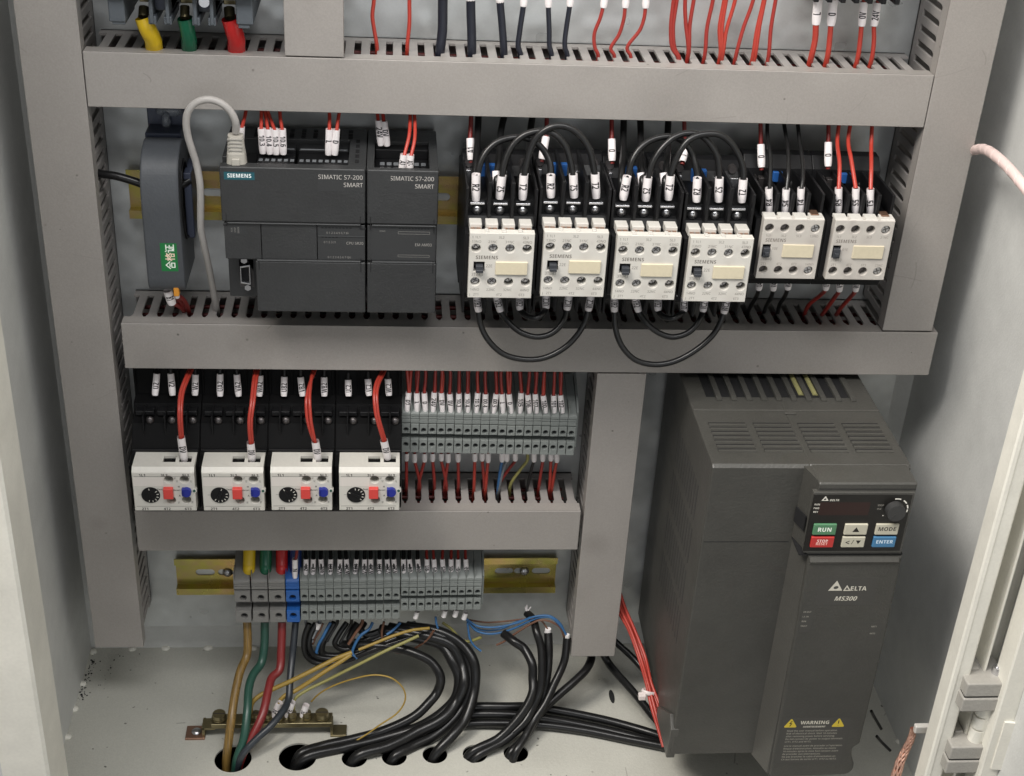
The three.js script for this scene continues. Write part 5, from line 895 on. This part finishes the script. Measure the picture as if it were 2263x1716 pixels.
// ================================================================ wires on the lower terminal row
{
  const X = (x) => 500 + x / 5.257, Y = (y) => 1200 + y / 5.257;
  const t = [['U2', 925, 925], ['V2', 1010, 1005], ['W2', 1098, 1115], ['U2A', 1212, 1206], ['V2A', 1320, 1312], ['W2A', 1393, 1410], ['U2B', 1512, 1490], ['V2B', 1605, 1605], ['W2B', 1678, 1680], ['U2C', 1780, 1776], ['V2C', 1866, 1885], ['W2C', 1945, 1965], ['U4', 2057, 2060], ['V4', 2126, 2145], ['W4', 2222, 2245], ['U5', 2332, 2332], ['V5', 2412, 2425], ['W5', 2510, 2526], ['10', 2612, 2610], ['0', 2694, 2692], ['02', 2782, 2795]];
  t.forEach(([s, a, b], i) => { const red = i >= 15; wire('marked_wire', `${red ? 'red' : 'black'} wire with sleeve ${s} in the ${ORD[i]} marked place along the lower terminal row`, [[X(a + (i * 29 % 30) - 14), 1196, 24], [X(a + (i * 29 % 16) - 8), 1216, 30], [X(a), Y(202), 37], [X((a + b) / 2), Y(300), 39]], red ? 1.05 : 1.5, red ? M.red : M.cable, { marks: [[[X(a), Y(186), 37], [X(b), Y(404), 40], 1.95, s, i % 3 ? 1 : -1]] }); });
  wire('marked_wire', 'thin red wire with sleeve N on the blue neutral terminal', [[X(826), 1200, 34], [X(818), 1222, 38], [X(800), Y(220), 42]], 1.1, M.red, { marks: [[[X(797), Y(188), 41], [X(797), Y(406), 42], 2.1, 'N', 1]] });
  for (const [n, m, a, b, r] of [['yellow', M.shrinkY, 268, 262, 4.7], ['green', M.shrinkG, 460, 456, 4.6], ['red', M.shrinkR, 645, 645, 4.6], ['blue', M.shrinkB, 806, 806, 4.6]]) {
    const v = [[X(a), 1190, 22], [X(a), Y(60), 28], [X((a + b) / 2), Y(200), 33], [X(b), Y(310), 36]].map(P), o = thing('incoming_lead', `thick lead in ${n} shrink sleeve entering the lower terminal row`, 'cable', v[3].toArray());
    part(o, 'shrink_sleeve', [tube(v, r, 30, 16), blob(v[3], r * 1.02, r * 1.5, r)], m); part(o, 'conductor', tube([v[3], at(X(b), Y(430), 38)], r * 0.5, 6), M.redDark);
  }
}

// ================================================================ thick leads from the lower terminals into the first floor hole
for (const [n, m, pts, r] of [['yellow brown', M.tanCable, [[545.5, 1372, 36], [547, 1420, 42], [545, 1450, 48], [532, 1480, 58], [520, 1530, 74], [511, 1590, 92], [504, 1645, 104], [500, 1680, 106], [500, 1712, 107]], 3.3],
  ['dark green', M.greenCable, [[585, 1374, 36], [583.5, 1430, 42], [577, 1466, 50], [559, 1492, 60], [550, 1520, 70], [546, 1575, 88], [538, 1635, 103], [524, 1676, 110], [518, 1715, 111]], 3.3],
  ['dark red', M.redCable, [[623, 1374, 36], [621, 1440, 44], [617, 1482, 54], [601, 1498, 60], [593, 1525, 70], [580, 1580, 88], [556, 1632, 101], [536, 1668, 108], [524, 1708, 110]], 3.3],
  ['dark slate', M.slateCable, [[653, 1376, 36], [647, 1440, 46], [641, 1500, 62], [637, 1548, 76], [625, 1572, 86], [598, 1605, 98], [565, 1636, 106], [536, 1668, 112], [522, 1706, 112]], 2.75]]) wire('supply_cable', `thick ${n} supply cable bending from the lower terminals into the floor hole`, pts, r, m, { cat: 'cable', n: 90, rad: 16 });

// ================================================================ black cables on the cabinet floor
{
  const A = (x, y) => [640 + x / 5.02, 1380 + y / 5.02], B = (x, y) => [1000 + x / 4.424, 1340 + y / 4.424];
  const run = (f, pts, z0, z1, dip = 1) => { const q = pts.map(([x, y], i) => { const t = i / (pts.length - 1), v = at(...f(x, y), z0 + (z1 - z0) * t); return i && t < 1 ? v.add(new THREE.Vector3(1.8 * (rnd() - 0.5), 1.8 * (rnd() - 0.5), 4 * (rnd() - 0.5))) : v; }); if (dip) { const l = q[q.length - 1], p = q[q.length - 2]; q.push(new THREE.Vector3(l.x + (l.x - p.x) * 0.35, l.y - 26, l.z + 3)); } return q.map((v) => new THREE.Vector3(v.x, dip ? v.y : Math.max(v.y, FLOOR + 4), v.z)); };
  const c = (label, f, pts, z0, z1, r, opt = {}) => wire('power_cable', label, run(f, pts, z0, z1, opt.dip ?? 1), r, M.cable, { cat: 'cable', n: 90, rad: 16, ...opt });
  c('black cable forming the inner loop and ending in the second floor hole', A, [[560, 230], [900, 230], [1200, 265], [1420, 330], [1590, 440], [1680, 590], [1640, 760], [1550, 890], [1400, 1010], [1050, 1160], [700, 1280], [350, 1380], [110, 1450]], 34, 104, 3.8);
  c('black cable lying beside the innermost loop into the second floor hole', A, [[1000, 60], [1350, 130], [1680, 250], [1830, 420], [1885, 600], [1850, 790], [1730, 960], [1470, 1120], [1000, 1280], [600, 1390], [150, 1500]], 30, 108, 4.5);
  c('black cable curving into the third floor hole, half hidden', A, [[1100, 40], [1500, 110], [1800, 250], [1920, 450], [1940, 640], [1860, 860], [1700, 1040], [1400, 1210], [1100, 1340], [740, 1480]], 30, 110, 4.5);
  c('black cable curving into the fourth floor hole', A, [[1200, 30], [1600, 100], [1880, 260], [1990, 460], [2010, 680], [1950, 900], [1800, 1090], [1600, 1240], [1380, 1370], [1160, 1480]], 30, 109, 4.3);
  c('outermost black cable curving steeply into the fifth floor hole', A, [[1300, 20], [1700, 90], [1950, 260], [2040, 450], [2050, 700], [2010, 900], [1930, 1080], [1800, 1240], [1610, 1460]], 30, 108, 4.0);
  c('cut ended black cable beside the blue wires, running to the sixth hole', B, [[500, 268], [600, 330], [700, 430], [770, 560], [790, 700], [780, 830], [740, 960], [640, 1120], [450, 1290], [170, 1450]], 40, 108, 3.6);
  c('black cable with stripped pale end below the empty rail', B, [[728, 70], [790, 150], [830, 250], [868, 400], [876, 600], [850, 800], [790, 980], [700, 1150], [480, 1340], [220, 1500]], 30, 112, 3.2, { tip: (v) => [tube([v[0].clone().add(new THREE.Vector3(-1, 6, 0)), v[0]], 1.2, 4), tube([v[0].clone().add(new THREE.Vector3(2.5, 7, 1)), v[0]], 0.5, 4), tube([v[0].clone().add(new THREE.Vector3(-0.5, 9, 1)), v[0]], 0.5, 4)] });
  c('black cable with short white end between two longer ones', B, [[936, 265], [936, 480], [920, 730], [860, 950], [780, 1150], [690, 1300], [560, 1450]], 46, 108, 3.4, { tip: (v) => [cyl(v[0].x - 0.4, v[0].y - 2, v[0].z, 2.9, 6.5, 'y', 2.4)] });
  c('black cable with white tip touching the central grey duct', B, [[1122, 312], [1090, 550], [1000, 780], [900, 960], [800, 1130], [720, 1290], [610, 1450]], 50, 112, 3.2, { tip: (v) => [cyl(v[0].x, v[0].y - 1.5, v[0].z, 2, 5, 'y', 1.6)] });
  c('black cable coming from under the central grey duct to the floor holes', B, [[1352, 470], [1352, 530], [1310, 610], [1200, 720], [1060, 840], [940, 970], [820, 1090], [690, 1195], [500, 1330], [220, 1490]], 34, 112, 3.4);
  const fl = (label, pts, r) => wire('floor_cable', label, pts.map(([x, y, h = 5]) => { const [u, v] = B(x, y), d = ray(u, v), Yp = FLOOR + h; return EYE.clone().addScaledVector(d, (Yp - EYE.y) / d.y); }), r, M.cable, { cat: 'cable', n: 60, rad: 14 });
  fl('rearmost black cable lying across the floor towards the inverter drive', [[-60, 1010, 12], [220, 985, 14], [520, 985, 16], [760, 985, 14], [1000, 1020, 10], [1500, 1120, 6], [1900, 1230, 6], [2110, 1300, 8]], 3.5);
  fl('second black cable across the floor, just in front of the rearmost', [[-80, 1090, 9], [200, 1060, 11], [520, 1060, 13], [800, 1085, 11], [1100, 1135, 7], [1500, 1215, 5], [1850, 1300, 5], [2130, 1370, 6]], 3.4);
  fl('front black cable across the floor ending at the inverter foot', [[-90, 1180, 5], [200, 1150, 6], [600, 1150, 7], [900, 1165, 6], [1300, 1220, 5], [1700, 1300, 5], [2140, 1385, 6]], 3.3);
  wire('floor_cable', 'black cable slanting from the central duct down to the inverter drive', [[1330, 1440, 30], [1345, 1466, 36], [1366, 1492, 48], [1398, 1528, 66], [1441, 1580, 92], [1462, 1604, 102]], 3.2, M.cable, { cat: 'cable' });
  wire('floor_cable', 'upper black cable slanting behind the red bundle', [[1352, 1412, 20], [1372, 1430, 26], [1400, 1456, 34], [1420, 1478, 42], [1452, 1512, 56], [1470, 1535, 64]], 2.8, M.cable, { cat: 'cable' });
}
// red bundle with a zip tie
{
  const base = [[1362, 1308, 40], [1373, 1345, 46], [1396, 1392, 58], [1419, 1453, 76], [1434, 1510, 96], [1449, 1560, 112], [1464, 1610, 126], [1476, 1652, 138]];
  const o = thing('red_wire_bundle', 'bundle of bright red wires tied together beside the inverter drive', 'wires', at(...base[4]).toArray());
  const off = [[-7, 0], [-2.5, 2], [2.5, 0], [6.5, 2], [0, -2]];
  off.forEach(([d, z], i) => { part(o, 'insulation', tube(base.map(([u, v, zz], j) => at(u + d * (j === 4 ? 0.85 : 1.15 + 0.25 * Math.sin(j * 2 + i * 2.1)) * (j > 4 && j < 7 ? 1.4 : 1), v, zz + z)), 1.25, 70, 10), M.redBright); });
  const c = at(1434, 1530, 103), tie = new THREE.TorusGeometry(5, 1.1, 8, 28).scale(1, 0.8, 1.5).rotateX(1.2).rotateZ(-0.25).translate(c.x, c.y, c.z);
  part(o, 'zip_tie', [tie, bx(c.x - 8.5, c.x - 3, c.y - 3.4, c.y + 1.2, c.z + 1, c.z + 6, 0.8)], M.nylon);
}
// small coloured wires below the lower terminals
{
  const A = (x, y) => [740 + x / 5.257, 1200 + y / 5.257], B = (x, y) => [1000 + x / 4.424, 1340 + y / 4.424];
  const w = (label, f, pts, z0, z1, r, m) => wire('thin_wire', label, pts.map(([x, y], i) => [...f(x, y), z0 + (z1 - z0) * i / (pts.length - 1)]), r, m, { n: 60 });
  w('upper blue wire arching right to the white tipped cable at the duct', B, [[118, 110], [230, 190], [330, 208], [450, 205], [650, 160], [800, 105], [950, 98], [1050, 170], [1112, 285]], 34, 50, 0.85, M.blue);
  w('lower blue wire running just under the upper blue arc', B, [[124, 118], [230, 240], [340, 272], [450, 265], [600, 220], [750, 150], [870, 110], [960, 112], [1060, 200], [1118, 290]], 34, 50, 0.9, M.blue);
  w('third blue wire crossing between the two blue arcs', B, [[122, 112], [220, 215], [330, 240], [470, 225], [620, 160], [720, 130], [760, 110]], 33, 40, 0.8, M.blue);
  w('blue wire hanging straight down with a curled loose end', A, [[1540, 930], [1555, 1040], [1570, 1120], [1620, 1200], [1700, 1262]], 36, 46, 0.85, M.blue);
  w('blue wire curving right from the short grey terminals', A, [[1170, 860], [1180, 940], [1220, 1040], [1290, 1110], [1420, 1165]], 36, 44, 0.9, M.blue);
  w('blue wire looping down left below the grey terminals', A, [[440, 925], [400, 1000], [300, 1080], [230, 1190], [205, 1290], [260, 1350]], 34, 48, 1.2, M.blue);
  w('short blue wire slanting left beside the looping blue one', A, [[760, 930], [720, 975], [660, 1030], [600, 1070]], 34, 40, 1.1, M.blue);
  w('blue wire at the left end of the dark cable tangle', (x, y) => [500 + x / 5.257, 1200 + y / 5.257], [[1210, 930], [1170, 1000], [1130, 1080], [1070, 1190], [1040, 1300]], 36, 44, 1.3, M.blue);
  w('brown wire looping in a wide curve under the terminals', A, [[570, 920], [545, 1040], [560, 1140], [620, 1225], [700, 1270], [790, 1282], [880, 1260], [960, 1210], [1080, 1120], [1150, 1020]], 36, 46, 1.0, M.brown);
  w('brown wire arching below the blue wires to a cut end', B, [[430, 382], [500, 350], [600, 280], [750, 185], [850, 140], [950, 150], [1050, 210], [1090, 300]], 44, 48, 0.85, M.brown);
  w('thin brown wire behind the blue wires along the plate edge', B, [[130, 130], [320, 160], [520, 150], [700, 130], [860, 140], [930, 225]], 26, 46, 0.7, M.brown);
  w('brown wire at the left of the dark cable tangle', (x, y) => [500 + x / 5.257, 1200 + y / 5.257], [[1120, 940], [1080, 1030], [1030, 1110], [1000, 1180]], 36, 40, 1.1, M.brown);
  w('dark olive wire under the short grey terminals', A, [[1250, 930], [1350, 1000], [1430, 1090], [1530, 1150], [1700, 1100]], 30, 40, 1.2, M.yellowGreen);
  const C = (x, y) => [640 + x / 5.02, 1380 + y / 5.02];
  w('yellow earth wire, upper short piece among the black loops', C, [[765, 285], [950, 210], [1150, 130], [1350, 70], [1550, 45]], 56, 44, 1.2, M.yellow);
  w('long yellow green earth wire reaching furthest right', C, [[1430, 130], [1280, 200], [1100, 280], [800, 430], [400, 630], [180, 740], [60, 830], [40, 960], [30, 1080]], 48, 79, 1.25, M.yellowGreen);
  w('thick yellow earth wire, upper of the left pair', C, [[690, 315], [520, 380], [400, 440], [240, 520], [60, 610], [-180, 720], [-340, 800], [-420, 880], [-440, 1030]], 52, 79, 1.8, M.yellow);
  w('thick yellow earth wire, lower of the left pair', C, [[680, 340], [560, 420], [400, 520], [250, 620], [60, 740], [-60, 800], [-140, 900], [-170, 1060]], 53, 79, 1.75, M.yellow);
  w('thin yellow earth wire in a large loose loop on the floor', C, [[240, 860], [320, 780], [450, 700], [700, 610], [950, 565], [1130, 600], [1250, 700], [1285, 800], [1260, 900], [1180, 1000], [1000, 1120], [860, 1220], [730, 1300]], 70, 96, 0.65, M.yellow);
  // white tags on the earth wires at the bar
  const D2 = (x, y, z) => [380 + x / 5.257, 1397 + y / 5.257, z];
  const tags = [[1250, 820, 1175, 985, 'left'], [1400, 815, 1335, 985, 'middle'], [1560, 850, 1515, 985, 'right']];
  for (const [a, b, c2, d, n] of tags) { const o = thing('wire_tag', `white marker sleeve, ${n} of three above the earth bar screws`, 'marker', at(...D2(c2, d, 78)).toArray()); part(o, 'marker_sleeve', sleeveGeo(at(...D2(a, b, 78)), at(...D2(c2, d, 78)), 2.6, 'PE', 1), markerMat); part(o, 'crimp_lug', [tube([at(...D2(c2, d, 78)), at(...D2(c2 - 10, d + 60, 80))], 2, 6)], M.brass); }
  // dark tangle of cable cores under the terminals
  const T = (x, y) => [500 + x / 5.257, 1200 + y / 5.257];
  const dark = [[[960, 940], [910, 1080], [900, 1200], [925, 1310], [1000, 1380], [1150, 1410], [1400, 1370], [1700, 1250], [2000, 1150], [2300, 1060]], [[1040, 940], [980, 1060], [960, 1200], [1020, 1310], [1200, 1350], [1450, 1320], [1750, 1200], [2050, 1080]], [[1260, 930], [1180, 1060], [1110, 1190], [1120, 1290], [1260, 1320], [1500, 1270], [1800, 1140], [2150, 1030]], [[1400, 930], [1310, 1060], [1260, 1180], [1350, 1240], [1560, 1200], [1900, 1070], [2250, 990]], [[1520, 930], [1460, 1030], [1430, 1130], [1540, 1150], [1800, 1060], [2100, 970]], [[1600, 930], [1560, 1010], [1640, 1070], [1850, 1010], [2200, 950]]];
  dark.forEach((p, i) => wire('core_cable', `dark cable in the tangle below the grey terminals, ${ORD[i]} from the front`, p.map(([x, y], j) => [...T(x, y), 40 - i * 3 + 8 * Math.sin(Math.PI * j / (p.length - 1))]), 2.2 + 0.35 * (i % 3), M.cable, { cat: 'cable', n: 70 }));
  for (const [u0, v0, u1, v1, n, m] of [[676, 1378, 690, 1420, 'first', M.greyWire], [706, 1378, 690, 1412, 'second', M.greyWire], [745, 1378, 722, 1418, 'third', M.cable], [776, 1378, 752, 1420, 'fourth', M.cable], [800, 1378, 770, 1425, 'fifth', M.brown]]) wire('thin_wire', `short core, ${n} from the left hanging under the grey terminals`, [[u0, v0 - 14, 38], [u0, v0, 37], [(u0 + u1) / 2, (v0 + v1) / 2, 39], [u1, v1, 42]], 1.3, m);
  const pt = thing('white_tube_end', 'small white tube end hanging under the first grey terminals', 'marker', at(702, 1386, 38).toArray()); part(pt, 'tube', tube([at(705, 1376, 38), at(700, 1389, 38)], 2.3, 6, 12), M.sleeve);
  for (const [u, v, n] of [[919, 1364, 'first'], [981, 1361, 'second'], [1006, 1360, 'third'], [1026, 1366, 'fourth']]) { const o = thing('ferrule_sleeve', `white sleeve peeking out below the short terminals, ${n} from the left`, 'marker', at(u, v, 40).toArray()); part(o, 'sleeve', tube([at(u + 3, v - 12, 40), at(u - 1, v + 2, 40)], 2.1, 6, 12), M.sleeve); }
}
// ================================================================ copper braid, spiral wrapped cable and loose leads at the right
{
  const o = thing('copper_braid', 'bare copper braid earth strap at the lower right', 'earth strap', at(2036, 1611, 200).toArray());
  const pts = [[2019, 1610, 198], [2017, 1624, 198], [2012, 1638, 199], [2002, 1658, 200], [1990, 1684, 203], [1976, 1730, 208]];
  for (let k = 0; k < 14; k++) { const ph = k / 14 * 6.283; part(o, 'braid_strand', tube(Array.from({ length: 16 }, (_, i) => { const t = i / 15 * (pts.length - 1), a = Math.min(pts.length - 2, t | 0), f = t - a, q = pts[a].map((c, j) => c + (pts[a + 1][j] - c) * f), w = 1.7 + 1.5 * i / 15; const v = at(...q); return v.add(new THREE.Vector3(w * Math.cos(ph + (k % 2 ? 1 : -1) * i * 0.4), 0, 0.5 * w * Math.sin(ph + (k % 2 ? 1 : -1) * i * 0.4))); }), 0.75, 40, 6), M.braid); }
  const l = at(2036, 1611, 200); part(o, 'lug', [bx(l.x - 5, l.x + 6.5, l.y - 3.4, l.y + 3.4, 197.6, 202, 1.2), bx(l.x + 6, l.x + 13, l.y - 2.4, l.y + 2.4, 198.6, 201, 0.5)], M.tab);
}
{
  const pts = [[2130, 336, 30], [2152, 332, 52], [2175, 330, 76], [2200, 344, 104], [2232, 374, 130], [2262, 410, 152], [2300, 460, 172]].map(P);
  const o = thing('wrapped_cable', 'pinkish white spiral wrapped cable leaving behind the right duct', 'cable', pts[1].toArray()), c = new THREE.CatmullRomCurve3(pts);
  part(o, 'cable_core', new THREE.TubeGeometry(c, 60, 3.3, 12), M.wrap);
  const fr = c.computeFrenetFrames(400), sp = []; for (let i = 0; i <= 400; i += 2) { const q = c.getPointAt(i / 400), a = i / 400 * 2 * Math.PI * 11; sp.push(q.addScaledVector(fr.normals[i], 3.0 * Math.cos(a)).addScaledVector(fr.binormals[i], 3.0 * Math.sin(a))); }
  part(o, 'spiral_wrap', new THREE.TubeGeometry(new THREE.CatmullRomCurve3(sp), 600, 0.45, 6), M.wrap);
}
wire('loose_lead', 'upper short black lead beside the foot of the inverter drive', [[1926, 1572, 150], [1932, 1584, 150], [1940, 1598, 151], [1948, 1612, 152]], 1.2, M.cable, { cat: 'cable' });
wire('loose_lead', 'lower short black lead beside the foot of the inverter drive', [[1938, 1628, 160], [1948, 1640, 160], [1958, 1650, 161], [1968, 1660, 162]], 1.2, M.cable, { cat: 'cable' });
{ const o = thing('dark_paint_chip', 'dark elongated chip lying on the floor under the central duct', 'debris', uvFloor(1352, 1541)); part(o, 'chip', blob(new THREE.Vector3(...uvFloor(1352, 1541)).add(new THREE.Vector3(0, 0.5, 0)), 2.2, 0.7, 8), M.dark); }
function uvFloor(u, v) { const d = ray(u, v); return EYE.clone().addScaledVector(d, (FLOOR - EYE.y) / d.y).toArray(); }

printMarkers();
renderer.render(scene, camera);
